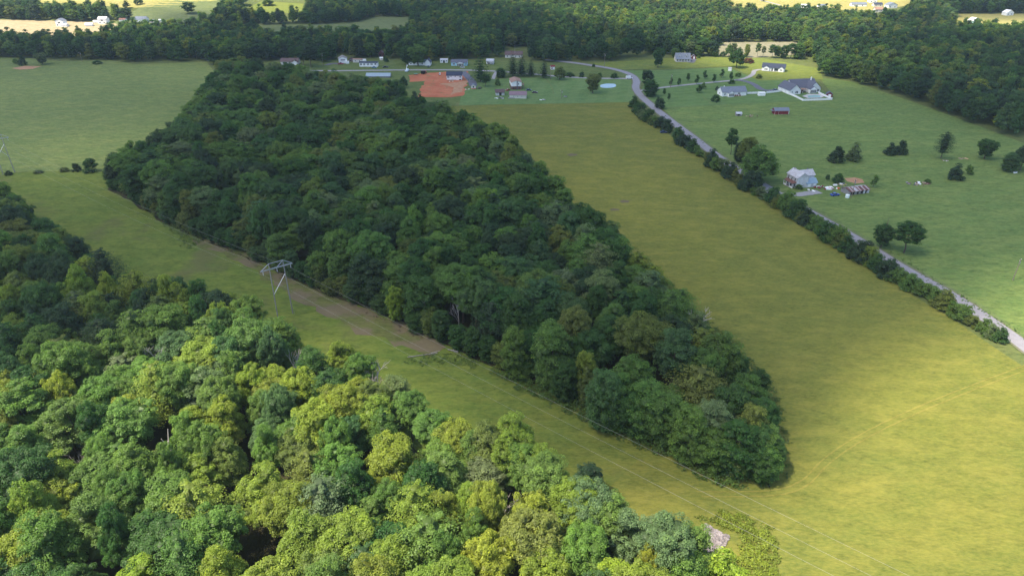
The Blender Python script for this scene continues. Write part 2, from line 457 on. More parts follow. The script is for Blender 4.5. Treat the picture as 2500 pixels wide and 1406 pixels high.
for c_ in ((1398, 378), (1525, 492), (1500, 512)):
    sheet("worn_patch", GP([(c_[0] - 14, c_[1]), (c_[0] - 4, c_[1] - 3), (c_[0] + 12, c_[1] - 1), (c_[0] + 10, c_[1] + 3), (c_[0] - 6, c_[1] + 4)]), M_worn, .09, 2, .3)
ribbon("road_shoulder", ROAD, 7.4, M_shoulder, .17, wob=.45)
ribbon("road", ROAD, 5.6, M_road, .20, crown=.06)
ribbon("road_verge", [(x + 3.9, y + 2.3) for x, y in ROAD[:12]], 2.4, M_mown, .16, wob=.3)
ribbon("side_road", GP([(1540, 193), (1450, 192), (1370, 188), (1290, 181), (1210, 175), (1120, 172), (1000, 172), (900, 173), (800, 174), (700, 172), (640, 168)]), 4.4, M_gravel, .21)
ribbon("farm_drive", GP([(1850, 452), (1882, 470), (1912, 476), (1950, 476), (1985, 471), (2000, 469)]), (4.2, 5.2), M_gravel, .22, wob=.3)
ribbon("long_drive", GP([(1556, 224), (1600, 217), (1660, 210), (1730, 203), (1800, 196), (1825, 190), (1838, 182), (1842, 174), (1856, 171), (1872, 171)]), 3.8, M_gravel, .22)
ribbon("dark_drive", GP([(1796, 196), (1822, 200), (1842, 208), (1856, 218), (1872, 222), (1892, 221)]), 5.2, M_dark_gravel, .23)
ribbon("clay_drive", GP([(1128, 176), (1142, 188), (1152, 200), (1156, 211)]), 6.5, M_dark_gravel, .22)
ribbon("cottage_drive", GP([(1692, 144), (1690, 150), (1686, 154)]), 6.0, M_dark_gravel, .2)
ribbon("gravel_spur", GP([(1212, 177), (1207, 185), (1204, 194)]), 3.0, M_gravel, .2)
ribbon("yard_drive", GP([(795, 160), (815, 156), (832, 158)]), 5.0, M_dark_gravel, .2)
ribbon("field_lane", GP([(330, 56), (400, 55), (470, 57)]), 4.5, M_gravel, .2)
ribbon("far_lane", GP([(1856, 2), (1880, 7), (1905, 14)]), 4.0, M_gravel, .2)
for dy in (0, 1):                               # wheel marks of the track across the hay field
    ribbon("wheel_track", [(x + dy * .9, y - dy * 1.5) for x, y in GP([(1700, 1200), (1820, 1200), (1900, 1194), (1960, 1170), (2020, 1112), (2120, 1050), (2260, 985), (2400, 930), (2560, 870)])], .38, M_track, .09, wob=.1)
for a_ in ([(1598, 266), (1740, 258), (1880, 250), (1990, 245), (2060, 241)], [(1380, 169), (1500, 171), (1640, 167), (1700, 162), (1765, 158), (1800, 172), (1828, 184)], [(1640, 300), (1800, 291), (1900, 286), (2040, 277)], [(1330, 190), (1345, 210), (1352, 230)], [(1715, 236), (1738, 256)], [(1990, 258), (2030, 276)]):
    ribbon("mown_fence_line", GP(a_), 1.0, M_mown, .18, wob=.3)

# ------------------------------------------------------------------ foliage meshes
def ico(n=1):
    import bmesh
    b = bmesh.new(); bmesh.ops.create_icosphere(b, subdivisions=n, radius=1)
    v = np.array([p.co[:] for p in b.verts]); f = np.array([[q.index for q in k.verts] for k in b.faces]); b.free()
    return v, f
ICO_V, ICO_F = ico(2)

def leaf_cloud(name, clumps, nleaf, size, seed, up=.62, cores=None, m=LEAF, squash=1.0):
    """Leaf sprays as small quads over each clump (x, y, z, r, tone); CORES are added filler blobs, toned dark, that block see-through."""
    g = np.random.default_rng(seed)
    C = np.array([c[:5] for c in clumps], float)
    k = np.repeat(np.arange(len(C)), nleaf)
    d = g.normal(size=(len(k), 3)); d[:, 2] = np.where(d[:, 2] < -.35, -d[:, 2], d[:, 2])
    d /= np.linalg.norm(d, axis=1)[:, None]
    r = C[k, 3] * g.uniform(.80, 1.10, len(k))
    p = C[k, :3] + d * r[:, None] * np.array([1, 1, squash])
    n = d + np.array([0, 0, up]) + g.normal(size=d.shape) * .36
    n /= np.linalg.norm(n, axis=1)[:, None]
    a = np.cross(n, g.normal(size=n.shape)); a /= np.linalg.norm(a, axis=1)[:, None]
    b = np.cross(n, a)
    s = size * g.uniform(.6, 1.35, len(k))
    a *= s[:, None] * .5; b *= (s * g.uniform(.55, .9, len(k)))[:, None] * .5
    bend = n * (s * g.uniform(-.12, .22, len(k)))[:, None]
    V = np.stack([p - a, p - b + bend, p + a, p + b + bend], 1).reshape(-1, 3)
    F = np.arange(len(V)).reshape(-1, 4)
    lv = np.clip(C[k, 4] + g.normal(size=len(k)) * .17, 0, 1)
    LV = np.repeat(lv, 4)
    verts, faces = V, F.tolist()
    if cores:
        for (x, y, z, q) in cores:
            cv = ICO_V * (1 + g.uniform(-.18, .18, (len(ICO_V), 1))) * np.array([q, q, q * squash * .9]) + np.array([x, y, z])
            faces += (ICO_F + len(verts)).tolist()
            verts = np.concatenate([verts, cv]); LV = np.concatenate([LV, np.full(len(cv), .02)])  # filler blobs take the darkest leaf tone so they don't show pale
    me = bpy.data.meshes.new(name)
    me.from_pydata(verts.tolist(), [], faces)
    at = me.attributes.new("lv", 'FLOAT', 'POINT'); at.data.foreach_set("value", LV.astype(np.float32))
    me.materials.append(m)
    return me

def lobed(name, seed, R, z0, z1, nlobe, lobe_r, nsub, sub_r, nleaf, size, shape='dome', top=1.0):
    """A broadleaf crown: lobes on an envelope between heights z0 and z1, each made of leafy clumps."""
    g = np.random.default_rng(seed)
    lobes = []
    tries = 0
    H = z1 - z0
    while len(lobes) < nlobe and tries < 4000:
        tries += 1
        u = g.uniform(0, 1) ** (.75 if shape != 'tall' else 1)
        z = z0 + lobe_r * .6 + u * (H - lobe_r * 1.3)
        f = (z - z0) / H
        if shape == 'dome': w = math.sqrt(max(0, 1 - max(0, (f - .3) / .72) ** 2)) * (.72 + .28 * min(1, f / .3)) * (.9 + .22 * math.sin(3 * seed + 5 * f))
        elif shape == 'tall': w = math.sin(math.pi * min(1, .12 + .82 * f)) ** .6
        elif shape == 'cone': w = (1 - f) ** .8 * .95 + .05
        elif shape == 'mound': w = math.sqrt(max(0, 1 - f * f))
        else: w = .55 + .45 * math.sin(f * 9 + seed)
        t = g.uniform(0, 2 * math.pi)
        rr = max(0, R * w - lobe_r * .7) * (g.uniform(.55, 1) ** .5 if f < .8 else g.uniform(0, 1) ** .5)
        c = (rr * math.cos(t), rr * math.sin(t), z, lobe_r * g.uniform(.75, 1.2))
        if all(math.dist(c[:3], o[:3]) > .72 * (c[3] + o[3]) * .78 for o in lobes): lobes.append(c)
    clumps = []
    for L in lobes:
        tone = g.uniform(.38, .62)
        for _ in range(nsub):
            d = g.normal(size=3); d[2] = abs(d[2]) * 1.1 - .35; d /= np.linalg.norm(d)
            c = np.array(L[:3]) + d * L[3] * .78 * np.array([1, 1, .85])
            if any(math.dist(c, o[:3]) < o[3] * .62 for o in lobes if o is not L): continue
            clumps.append((*c, sub_r * g.uniform(.7, 1.25), np.clip(tone + g.normal() * .12, 0, 1)))
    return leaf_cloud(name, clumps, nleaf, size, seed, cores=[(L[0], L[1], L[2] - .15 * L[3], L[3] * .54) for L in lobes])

def layered(name, seed, R, z0, z1, n, size, nleaf, cone=False):
    """Flat tiers of sprays: pines and open-crowned trees."""
    g = np.random.default_rng(seed); clumps = []; cores = []
    for i in range(n):
        f = i / (n - 1)
        w = R * ((1 - f) ** .75 * .95 + .06 if cone else math.sin(math.pi * (.2 + .72 * f)) ** .7)
        z = z0 + f * (z1 - z0)
        k = max(2, int(2 + w * 1.1))
        t0 = g.uniform(0, 6.28)
        for j in range(k):
            t = t0 + 2 * math.pi * j / k + g.uniform(-.3, .3)
            for q in np.arange(.25, 1.01, .25):
                r = w * q * g.uniform(.85, 1.1)
                clumps.append((r * math.cos(t), r * math.sin(t), z - r * .12 + g.uniform(-.2, .2), max(.45, .34 * w * (.5 + q * .5)) * g.uniform(.7, 1.1), g.uniform(.3, .65)))
        cores.append((0, 0, z, w * .42))
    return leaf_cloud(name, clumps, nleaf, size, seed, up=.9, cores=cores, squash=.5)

def trunk_mesh(name, seed, H, r, limbs=4, spread=3.0, start=.35, m=BARK):
    b = MB(); g = random.Random(seed)
    p = Vector((0, 0, -.4)); k = 5
    for i in range(k):
        q = Vector((g.uniform(-.25, .25), g.uniform(-.25, .25), H * (i + 1) / k))
        b.tube(p, q, r * (1 - .75 * i / k), r * (1 - .75 * (i + 1) / k), 7); p = q
    for i in range(limbs):
        t = 6.28 * i / max(1, limbs) + g.uniform(-.4, .4); h = H * g.uniform(start, .8)
        e = Vector((math.cos(t) * spread * g.uniform(.6, 1), math.sin(t) * spread * g.uniform(.6, 1), h + H * g.uniform(.12, .25)))
        b.tube((0, 0, h), e, r * .42, r * .12, 5)
    me = bpy.data.meshes.new(name); me.from_pydata(b.v, [], b.f); me.materials.append(m); return me

def bare_mesh(name, seed, H, spread, depth=4, m=DEADWOOD, lean=.0, nb=3):
    b = MB(); g = random.Random(seed)
    def grow(p, d, L, r, k):
        q = p + d * L
        b.tube(p, q, r, r * .66, 5 if k > 1 else 4, cap=False)
        if k == 0: return
        for _ in range(nb if k < depth else nb + 2):
            nd_ = (d * .9 + Vector((g.uniform(-1, 1) * spread, g.uniform(-1, 1) * spread, g.uniform(-.25, .5)))).normalized()
            grow(p + d * (L * g.uniform(.55, 1)), nd_, L * g.uniform(.5, .78), r * .55, k - 1)
    grow(Vector((0, 0, -.3)), Vector((lean, lean * .5, 1)).normalized(), H * .42, .36, depth)
    me = bpy.data.meshes.new(name); me.from_pydata(b.v, [], b.f); me.materials.append(m); return me

# nominal sizes: height 20 m, crown radius 6.5 m for the wood trees
CR = {}
for i in range(6):
    CR["oak%d" % i] = lobed("crown", 100 + i, 6.5, 7.5 - i % 2, 20, 18 + i % 3 * 5, 2.7 - .25 * (i % 3), 16, .85, 72, .31, 'dome')
for i in range(4):
    CR["tall%d" % i] = lobed("crown", 200 + i, 5.6, 6.5, 20.5, 20, 2.2, 14, .82, 68, .31, 'tall')
for i in range(4):
    CR["edge%d" % i] = lobed("crown", 300 + i, 5.6, .2, 19.5, 34, 2.2, 12, .88, 60, .32, 'tall')
for i in range(2):
    CR["tier%d" % i] = layered("crown", 400 + i, 6.0, 5.5, 20, 9, .38, 40)
for i in range(3):
    CR["far%d" % i] = lobed("crown", 500 + i, 6.5, 2.5, 20, 17, 2.7, 10, 1.15, 20, .80, 'dome')
for i in range(2):
    CR["farc%d" % i] = lobed("crown", 520 + i, 4.6, 1.5, 20, 14, 2.0, 8, 1.1, 13, .95, 'cone')
for i in range(3):
    CR["bush%d" % i] = lobed("crown", 600 + i, 4.0, -.3, 6.0, 14, 1.35, 12, .6, 30, .33, 'mound')
for i in range(2):
    CR["cedar%d" % i] = lobed("crown", 700 + i, 3.8, -.2, 7.5, 18, 1.2, 12, .55, 24, .34, 'cone')
CR["pear0"] = lobed("crown", 800, 2.1, 1.1, 7, 12, .95, 9, .45, 20, .34, 'tall')
for i in range(2):
    CR["pine%d" % i] = layered("crown", 820 + i, 5.0, 2.5, 18, 10, .5, 14, True)
for i in range(2):
    CR["round%d" % i] = lobed("crown", 840 + i, 5.5, 1.2, 12, 22, 1.9, 13, .8, 26, .46, 'dome')
TR = {"wood": [trunk_mesh("trunk", i, 16, .3, 5, 4) for i in range(3)], "small": [trunk_mesh("trunk", 9, 5, .12, 3, .8)], "bush": [trunk_mesh("trunk", 11, 3.5, .1, 5, 2, .1)], "round": [trunk_mesh("trunk", 12, 9, .32, 5, 3.4, .25)]}
BARE = [bare_mesh("branches", 1, 15, .75, 4), bare_mesh("branches", 2, 13, .55, 4), bare_mesh("branches", 5, 14, .9, 4, nb=3)]

GREENS = {"deep green": (.037, .096, .021), "mid green": (.088, .164, .031), "blue-green": (.056, .118, .038), "yellow-green": (.152, .208, .027),
          "olive": (.112, .150, .031), "grey-green": (.108, .160, .064), "lime green": (.168, .240, .025), "golden yellow": (.215, .235, .024), "dark blue-green": (.029, .064, .027)}
def tint_of(cls, j=.12, lit=1.0):  # lit scales leaf colour; near wood raised most, for its sunlit look
    k = lit * (1 + rnd.uniform(-j, j)); a = GREENS[cls]
    return (a[0] * k * (1 + rnd.uniform(-j, j)), a[1] * k, a[2] * k * (1 + rnd.uniform(-j, j)))

def plant(name, label, cat, x, y, var, H, Rr, tint, nom, trunk, group=None, rot=None):
    """A tree or shrub standing at (x, y): an Empty at its foot with trunk and crown."""
    e = empty(name, (x, y, float(hz(x, y))), rnd.uniform(0, 6.28) if rot is None else rot, (Rr / nom[1] * rnd.uniform(.92, 1.08), Rr / nom[1] * rnd.uniform(.92, 1.08), H / nom[0]))
    tag(e, label, cat, group)
    if trunk: link("trunk", rnd.choice(TR[trunk]), e)
    c = link("crown", CR[var], e)
    c["tint"] = [float(k) for k in tint]
    return e
NOM = {"oak": (20, 6.5), "tall": (20, 5.6), "edge": (20, 5.6), "tier": (20, 6), "far": (20, 6.5), "farc": (20, 4.6), "bush": (6, 4), "cedar": (7.5, 3.8), "pear": (7, 2.1), "pine": (18, 5), "round": (12, 5.5)}
def nom(var): return NOM[var.rstrip("0123456789")]

def scatter(name, rows, variants, label=None):
    """Countless trees as one object: rows of (x, y, z, sx, sy, sz, rz, index, r, g, b)."""
    A = np.array(rows, float)
    me = bpy.data.meshes.new(name)
    me.from_pydata(A[:, :3].tolist(), [], [])
    for nm, ty, dat in (("scl", 'FLOAT_VECTOR', A[:, 3:6]), ("rot", 'FLOAT_VECTOR', np.stack([A[:, 6] * 0, A[:, 6] * 0, A[:, 6]], 1))):
        a = me.attributes.new(nm, ty, 'POINT'); a.data.foreach_set("vector", dat.astype(np.float32).ravel())
    a = me.attributes.new("idx", 'INT', 'POINT'); a.data.foreach_set("value", A[:, 7].astype(np.int32))
    a = me.attributes.new("tint", 'FLOAT_COLOR', 'POINT'); a.data.foreach_set("color", np.concatenate([A[:, 8:11], np.ones((len(A), 1))], 1).astype(np.float32).ravel())
    o = link(name, me)
    ng = bpy.data.node_groups.new(name, 'GeometryNodeTree')
    ng.interface.new_socket("Geometry", in_out='INPUT', socket_type='NodeSocketGeometry')
    ng.interface.new_socket("Geometry", in_out='OUTPUT', socket_type='NodeSocketGeometry')
    N, L = ng.nodes, ng.links
    gi, go = N.new("NodeGroupInput"), N.new("NodeGroupOutput")
    j = N.new("GeometryNodeJoinGeometry")
    for src in reversed(variants):
        oi = N.new("GeometryNodeObjectInfo"); oi.inputs["Object"].default_value = src; oi.inputs["As Instance"].default_value = True
        L.new(oi.outputs["Geometry"], j.inputs[0])
    ip = N.new("GeometryNodeInstanceOnPoints"); ip.inputs["Pick Instance"].default_value = True
    def na(k, ty):
        n = N.new("GeometryNodeInputNamedAttribute"); n.data_type = ty; n.inputs[0].default_value = k; return n.outputs[0]
    er = N.new("FunctionNodeEulerToRotation")
    L.new(gi.outputs[0], ip.inputs["Points"]); L.new(j.outputs[0], ip.inputs["Instance"])
    L.new(na("idx", 'INT'), ip.inputs["Instance Index"]); L.new(na("rot", 'FLOAT_VECTOR'), er.inputs[0]); L.new(er.outputs[0], ip.inputs["Rotation"])
    L.new(na("scl", 'FLOAT_VECTOR'), ip.inputs["Scale"]); L.new(ip.outputs[0], go.inputs[0])
    md = o.modifiers.new("scatter", 'NODES'); md.node_group = ng
    return tag(o, label, kind='stuff')
# ------------------------------------------------------------------ woods
ORD = ["", "second ", "third ", "fourth ", "fifth ", "sixth ", "seventh ", "eighth ", "ninth ", "tenth ", "eleventh ", "twelfth ", "thirteenth ", "fourteenth ", "fifteenth ", "sixteenth ", "seventeenth ", "eighteenth ", "nineteenth ", "twentieth ", "twenty-first ", "twenty-second ", "twenty-third ", "twenty-fourth ", "twenty-fifth ", "twenty-sixth ", "twenty-seventh ", "twenty-eighth ", "twenty-ninth ", "thirtieth "]
MARK_NEAR = [(390, 862, "the spreading bare tree"), (922, 905, "the grey half-dead tree"), (422, 1105, "the forked white snag"), (190, 1110, "the pale bare branches"), (1222, 1215, "the leaning bare branches"),
             (1195, 1350, "the golden yellow tree"), (1440, 1150, "the dark field-edge bush"), (1745, 1320, "the gravel bank"), (685, 760, "the steel pylon"), (1385, 1375, "the twiggy dead top"), (185, 735, "the silvery pale tree"), (240, 800, "the dark tiered pine"),
             (720, 880, "the bare grey stems"), (1100, 1000, "the bend in the edge"), (120, 1180, "the leaning dead pole"), (540, 995, "the brightest lime crown"), (1010, 1190, "the brown dead twigs")]
MARK_MID = [(1845, 1010, "the brown-topped tree"), (1575, 640, "the lime green edge tree"), (965, 735, "the bright vine-hung tree"), (1105, 850, "the fallen tree"), (690, 690, "the steel pylon"), (268, 440, "the far pasture hedge"),
            (1350, 850, "the tall bright front tree"), (1120, 735, "the pale forked trunk"), (1440, 930, "the slender lime tree"), (1890, 1150, "the tip of the wood"), (520, 600, "the cut brush corner"), (1560, 790, "the broad olive dome"), (1420, 510, "the leaning hay-side tree")]
used_labels = {}
SRC = {}
def src(var, o):
    if var not in SRC:
        SRC[var] = [c for c in o.children if c.name.startswith("crown")][0]
    return o

DEAD = [(385, 862, 13, 0, 17, 1.0, "spreading bare grey tree without leaves in the near wood"), (712, 872, 12, 1, 15, .9, "bare grey stems at the field edge of the near wood"), (750, 893, 11, 1, 14, .9, "second clump of bare grey stems, nearer the half-dead tree"),
        (918, 905, 12, 2, 16, .8, "half-dead grey tree standing out at the edge of the near wood"), (188, 1112, 9, 2, 12, .6, "pale bare branches in a gap of the near wood"),
        (1228, 1215, 11, 0, 14, .75, "leaning bare branches above the yellow tree"), (1372, 1362, 13, 1, 15, .8, "twiggy dead top beside the lowest yellow crowns"), (1118, 742, 10, 1, 15, .5, "pale forked trunk in the front of the middle wood"),
        (345, 105, 8, 2, 17, 1.2, "bare grey tree in the dark treeline beyond the meadow"), (1705, 770, 12, 2, 15, .8, "grey thin-topped tree on the hay side of the middle wood"), (862, 1180, 10, 2, 12, .6, "grey twiggy stem low in the near wood")]
DEAD_XY = []
for px, py, up, k, H, sc, lab in DEAD:
    x, y = G(px, py, up)
    DEAD_XY.append((x, y))
    e = empty("dead_tree", (x, y, float(hz(x, y))), rnd.uniform(0, 6.28), (sc * 1.1, sc * 1.1, H / 14))
    tag(e, lab, "dead tree", "bare dead trees")
    link("trunk", trunk_mesh("trunk", 40 + k, 9, .28, 2, 2, .5, DEADWOOD), e)
    link("branches", BARE[k], e)
sx, sy = G(421, 1118, 8)
e = empty("snag", (sx, sy, float(hz(sx, sy))), 1.0)
tag(e, "forked white snag standing in a dark gap of the near wood", "snag")
b = MB().tube((0, 0, -.3), (.3, 0, 13), .38, .25); b.build("trunk", DEADWOOD, e)
MB().tube((.25, 0, 10), (-1.0, .2, 14.5), .16, .08).build("fork", DEADWOOD, e)
MB().tube((.3, 0, 12.8), (.9, -.1, 16.2), .17, .07).build("fork", DEADWOOD, e)
DEAD_XY.append((sx, sy))
lx, ly = G(120, 1175, 8)
e = empty("dead_pole", (lx, ly, float(hz(lx, ly))), 0)
tag(e, "leaning dead pole over a dark gap at the edge of the picture", "dead tree")
MB().tube((0, 0, 0), (-3.0, 1.0, 13), .22, .1).build("trunk", DEADWOOD, e)
DEAD_XY.append((lx, ly))

def hexgrid(x0, x1, y0, y1, s, jit):
    P = []
    row = 0
    y = y0
    while y < y1:
        x = x0 + (row % 2) * s / 2
        while x < x1:
            P.append((x + rnd.uniform(-jit, jit) * s, y + rnd.uniform(-jit, jit) * s)); x += s
        y += s * .866; row += 1
    return np.array(P)

# trees that stand out, placed where the photo shows them: (px, py of crown, height there, colour, variant, R, H, wood)
SPECIAL = [(1195, 1345, 16, "golden yellow", "oak0", 5.6, 19, 0), (610, 915, 17, "lime green", "tall1", 4.6, 19, 0), (540, 990, 17, "lime green", "oak1", 5.2, 19, 0), (1250, 905 + 120, 15, "yellow-green", "oak3", 6, 18, 0),
           (1300, 1290, 16, "olive", "oak2", 6.5, 19, 0), (1500, 1385, 14, "lime green", "edge1", 4.5, 16, 0), (1630, 1310, 15, "grey-green", "oak4", 6.0, 18, 0), (1590, 1350, 13, "golden yellow", "tall2", 2.6, 15, 0), (1440, 1150, 8, "dark blue-green", "edge0", 3.4, 10, 0),
           (1190, 1065, 14, "olive", "oak5", 6.2, 17, 0), (1255, 1075, 15, "yellow-green", "oak0", 5.6, 17, 0), (960, 1095, 17, "yellow-green", "oak1", 8.0, 20, 0), (470, 1215, 17, "yellow-green", "tier0", 6.4, 20, 0), (630, 1165, 17, "yellow-green", "oak3", 6.8, 20, 0), (500, 860, 17, "yellow-green", "oak4", 7.0, 20, 0),
           (185, 735, 15, "grey-green", "tier1", 4.6, 18, 0), (245, 805, 14, "dark blue-green", "tier0", 6.0, 17, 0), (150, 860, 14, "olive", "tier1", 6.0, 18, 0), (1430, 1090 + 130, 14, "grey-green", "oak2", 6.0, 18, 0), (40, 690, 15, "olive", "oak5", 6.5, 18, 0), (300, 1010, 17, "mid green", "oak0", 7.2, 20, 0), (1760, 1385, 7, "lime green", "bush0", 6, 9, 0), (330, 1395, 15, "lime green", "oak3", 6.2, 18, 0), (700, 1210, 17, "yellow-green", "oak2", 6, 19, 0),
           (1560, 640, 13, "yellow-green", "tier1", 5.6, 16, 1), (1600, 665, 12, "lime green", "tier0", 4.2, 14, 1), (965, 735, 8, "lime green", "edge2", 3.2, 14, 1), (1350, 835, 15, "mid green", "edge1", 6.6, 21, 1), (1255, 830, 13, "mid green", "edge3", 4.2, 18, 1), (1430, 905, 10, "yellow-green", "edge0", 3.2, 17, 1), (1435, 955, 5, "olive", "edge2", 2.8, 12, 1),
           (1570, 800, 17, "olive", "oak4", 8.0, 20, 1), (1840, 1005, 14, "olive", "oak1", 4.8, 16, 1), (1380, 700, 17, "olive", "oak5", 5.5, 19, 1), (1390, 505, 13, "dark blue-green", "oak3", 5.5, 15, 1), (1160, 705, 17, "blue-green", "oak0", 7, 20, 1), (900, 590, 18, "mid green", "oak2", 8.5, 21, 1), (1700, 770, 15, "grey-green", "oak3", 5.5, 17, 1), (1720, 830, 13, "yellow-green", "tier1", 6.0, 16, 1), (1660, 730, 12, "mid green", "tier0", 6, 15, 1),
           (1868, 1080, 8, "mid green", "edge3", 4.6, 13, 1), (1872, 1122, 5, "mid green", "edge1", 4.2, 10, 1), (1800, 1075, 10, "deep green", "edge2", 5.5, 16, 1), (1135, 330, 16, "dark blue-green", "edge0", 4.5, 21, 1),
           (1828, 945, 11, "mid green", "edge2", 4.8, 15, 1), (1855, 1010, 9, "deep green", "edge1", 4.6, 13, 1), (1790, 960, 15, "deep green", "edge3", 5.6, 18, 1), (1745, 1075, 9, "mid green", "edge0", 4.6, 14, 1), (1690, 1030, 12, "mid green", "edge1", 5.2, 17, 1), (1850, 1070, 10, "deep green", "edge3", 5.4, 14, 1), (1800, 1120, 5, "olive", "edge2", 3.4, 10, 1), (1745, 1000, 15, "grey-green", "edge0", 5.6, 18, 1), (1855, 1130, 5, "deep green", "edge0", 4.2, 10, 1), (1620, 1010, 10, "mid green", "edge3", 5.0, 17, 1), (1505, 965, 10, "mid green", "edge2", 5.4, 17, 1), (1550, 1000, 8, "deep green", "edge0", 4.8, 15, 1), (1480, 940, 14, "blue-green", "edge1", 5.6, 19, 1), (1580, 960, 14, "mid green", "edge3", 5.6, 18, 1), (1380, 925, 7, "deep green", "edge3", 4.6, 14, 1),
           (1060, 1035, 12, "mid green", "oak2", 5.4, 15, 0), (1110, 1062, 12, "yellow-green", "oak4", 5.4, 15, 0), (1000, 985, 12, "mid green", "oak0", 5.0, 15, 0), (962, 945, 12, "grey-green", "edge1", 4.6, 15, 0), (880, 890, 13, "mid green", "tall2", 4.6, 16, 0), (1150, 1085, 12, "mid green", "oak5", 5.2, 15, 0), (830, 850, 12, "yellow-green", "oak3", 5.0, 15, 0), (1270, 1110, 13, "mid green", "oak1", 5.2, 16, 0),
           (1335, 1392, 12, "yellow-green", "oak2", 5.0, 16, 0), (1425, 1325, 14, "mid green", "oak4", 5.4, 17, 0), (1450, 1398, 9, "mid green", "edge2", 4.4, 14, 0), (1410, 1400, 5, "lime green", "edge0", 3.6, 10, 0), (1350, 1330, 8, "mid green", "edge3", 4.0, 13, 0),
           (1690, 1330, 9, "mid green", "edge2", 4.6, 14, 0), (1610, 1290, 13, "grey-green", "oak1", 5.4, 16, 0), (1540, 1270, 14, "grey-green", "oak3", 5.8, 17, 0), (1660, 1380, 11, "mid green", "edge0", 5.0, 15, 0), (1480, 1240, 14, "mid green", "oak0", 5.6, 17, 0), (1400, 1210, 15, "yellow-green", "oak2", 5.8, 18, 0), (1330, 1150, 15, "mid green", "oak4", 6, 18, 0), (1330, 1120, 14, "yellow-green", "oak1", 5.2, 17, 0), (1700, 1390, 7, "lime green", "edge3", 3.6, 10, 0)]
TREES = []                                       # x, y, variant, R, H, colour, wood
for px, py, up, cls, var, R, H, w in SPECIAL:
    x, y = G(px, py, up); TREES.append([x, y, var, R, H, cls, w, 1])
def blocked(x, y, R):
    for t in TREES:
        if t[7] and math.hypot(t[0] - x, t[1] - y) < .50 * (t[3] + R): return True
    return any(math.hypot(a - x, b_ - y) < 3.6 for a, b_ in DEAD_XY)
GAPS = [G(405, 1065, 8), G(545, 1210, 8), G(100, 1180, 8), G(690, 1330, 8)]
for wood, poly, s in ((0, NEARWOOD, 7.8), (1, MIDWOOD, 9.4)):
    xs = [p[0] for p in poly]; ys = [p[1] for p in poly]
    P = hexgrid(min(xs), max(xs), max(20, min(ys)), max(ys), s, .30)
    ok = inside(poly, P[:, 0], P[:, 1]); P = P[ok]
    ed = edge_dist(poly, P[:, 0], P[:, 1])
    px, py, d = proj(P[:, 0], P[:, 1], hz(P[:, 0], P[:, 1]) + 12)
    for (x, y), q, a, b_ in zip(P, ed, px, py):
        if a < -260 or a > 2700 or b_ > 1800: continue
        if q < 1.8: continue
        R = rnd.choice((5.0, 6.0, 6.8, 7.6, 8.8) if wood else (4.2, 4.9, 5.6, 6.3, 7.0)) * (.85 if q < 8 else 1)
        if blocked(x, y, R): continue
        if wood == 0 and any(math.hypot(x - g_[0], y - g_[1]) < 5.2 for g_ in GAPS): continue
        H = rnd.uniform(14.5, 22.5) * (.86 if q < 7 else 1)
        u = rnd.random()
        if wood == 0:
            yel = float(np.clip((a - 200) / 1300, 0, 1)) * .35 + (.25 if b_ > 950 else 0)
            cls = "yellow-green" if u < yel * .75 else "olive" if u < yel * .95 else rnd.choice(("mid green", "mid green", "mid green", "deep green", "grey-green" if u > .8 else "yellow-green" if u < .55 else "mid green", "blue-green" if u > .7 else "mid green"))
            if b_ < 820 and u > .5: cls = rnd.choice(("deep green", "dark blue-green", "blue-green", "olive"))
        else:
            far = py is not None and b_ < 420
            cls = rnd.choice(("deep green", "dark blue-green", "blue-green", "deep green", "mid green")) if u < .70 else rnd.choice(("mid green", "olive", "mid green", "grey-green"))
        var = ("edge%d" % rnd.randrange(4)) if q < 7 else rnd.choice(["oak%d" % i for i in range(6)] + ["oak%d" % rnd.randrange(6), "tall%d" % rnd.randrange(4), "tier%d" % rnd.randrange(2)])
        TREES.append([x, y, var, R, H, cls, wood, 0])
# lower growth closing the foot of the middle wood
EDGE_LINE = resample(GP([(275, 455), (330, 492), (400, 536), (500, 582), (575, 607), (640, 637), (760, 697), (900, 747), (1000, 792), (1085, 832), (1190, 887), (1330, 937), (1470, 992), (1590, 1042), (1720, 1092), (1850, 1147)]), 5.2, False) + resample(GP([(1890, 1120), (1872, 1040), (1848, 960), (1775, 880), (1678, 795), (1580, 690), (1462, 590)], 4), 6.0, False)
for x, y in EDGE_LINE:
    R = rnd.uniform(2.8, 4.4)
    TREES.append([x + rnd.uniform(-1, 1), y + rnd.uniform(-.5, 2.0), "edge%d" % rnd.randrange(4), R, rnd.uniform(6, 12), rnd.choice(("mid green", "deep green", "deep green", "blue-green", "olive")), 1, 0])
TA = np.array([(t[0], t[1], float(hz(t[0], t[1])) + t[4] * .75, t[3]) for t in TREES])
tpx, tpy, td = proj(TA[:, 0], TA[:, 1], TA[:, 2])
score = TA[:, 3] / td * 1668
score[(tpx < -20) | (tpx > 2520) | (tpy > 1440)] = 0
score[[i for i, t in enumerate(TREES) if t[7]]] += 200
top = set(np.argsort(-score)[:285].tolist())
rest = []
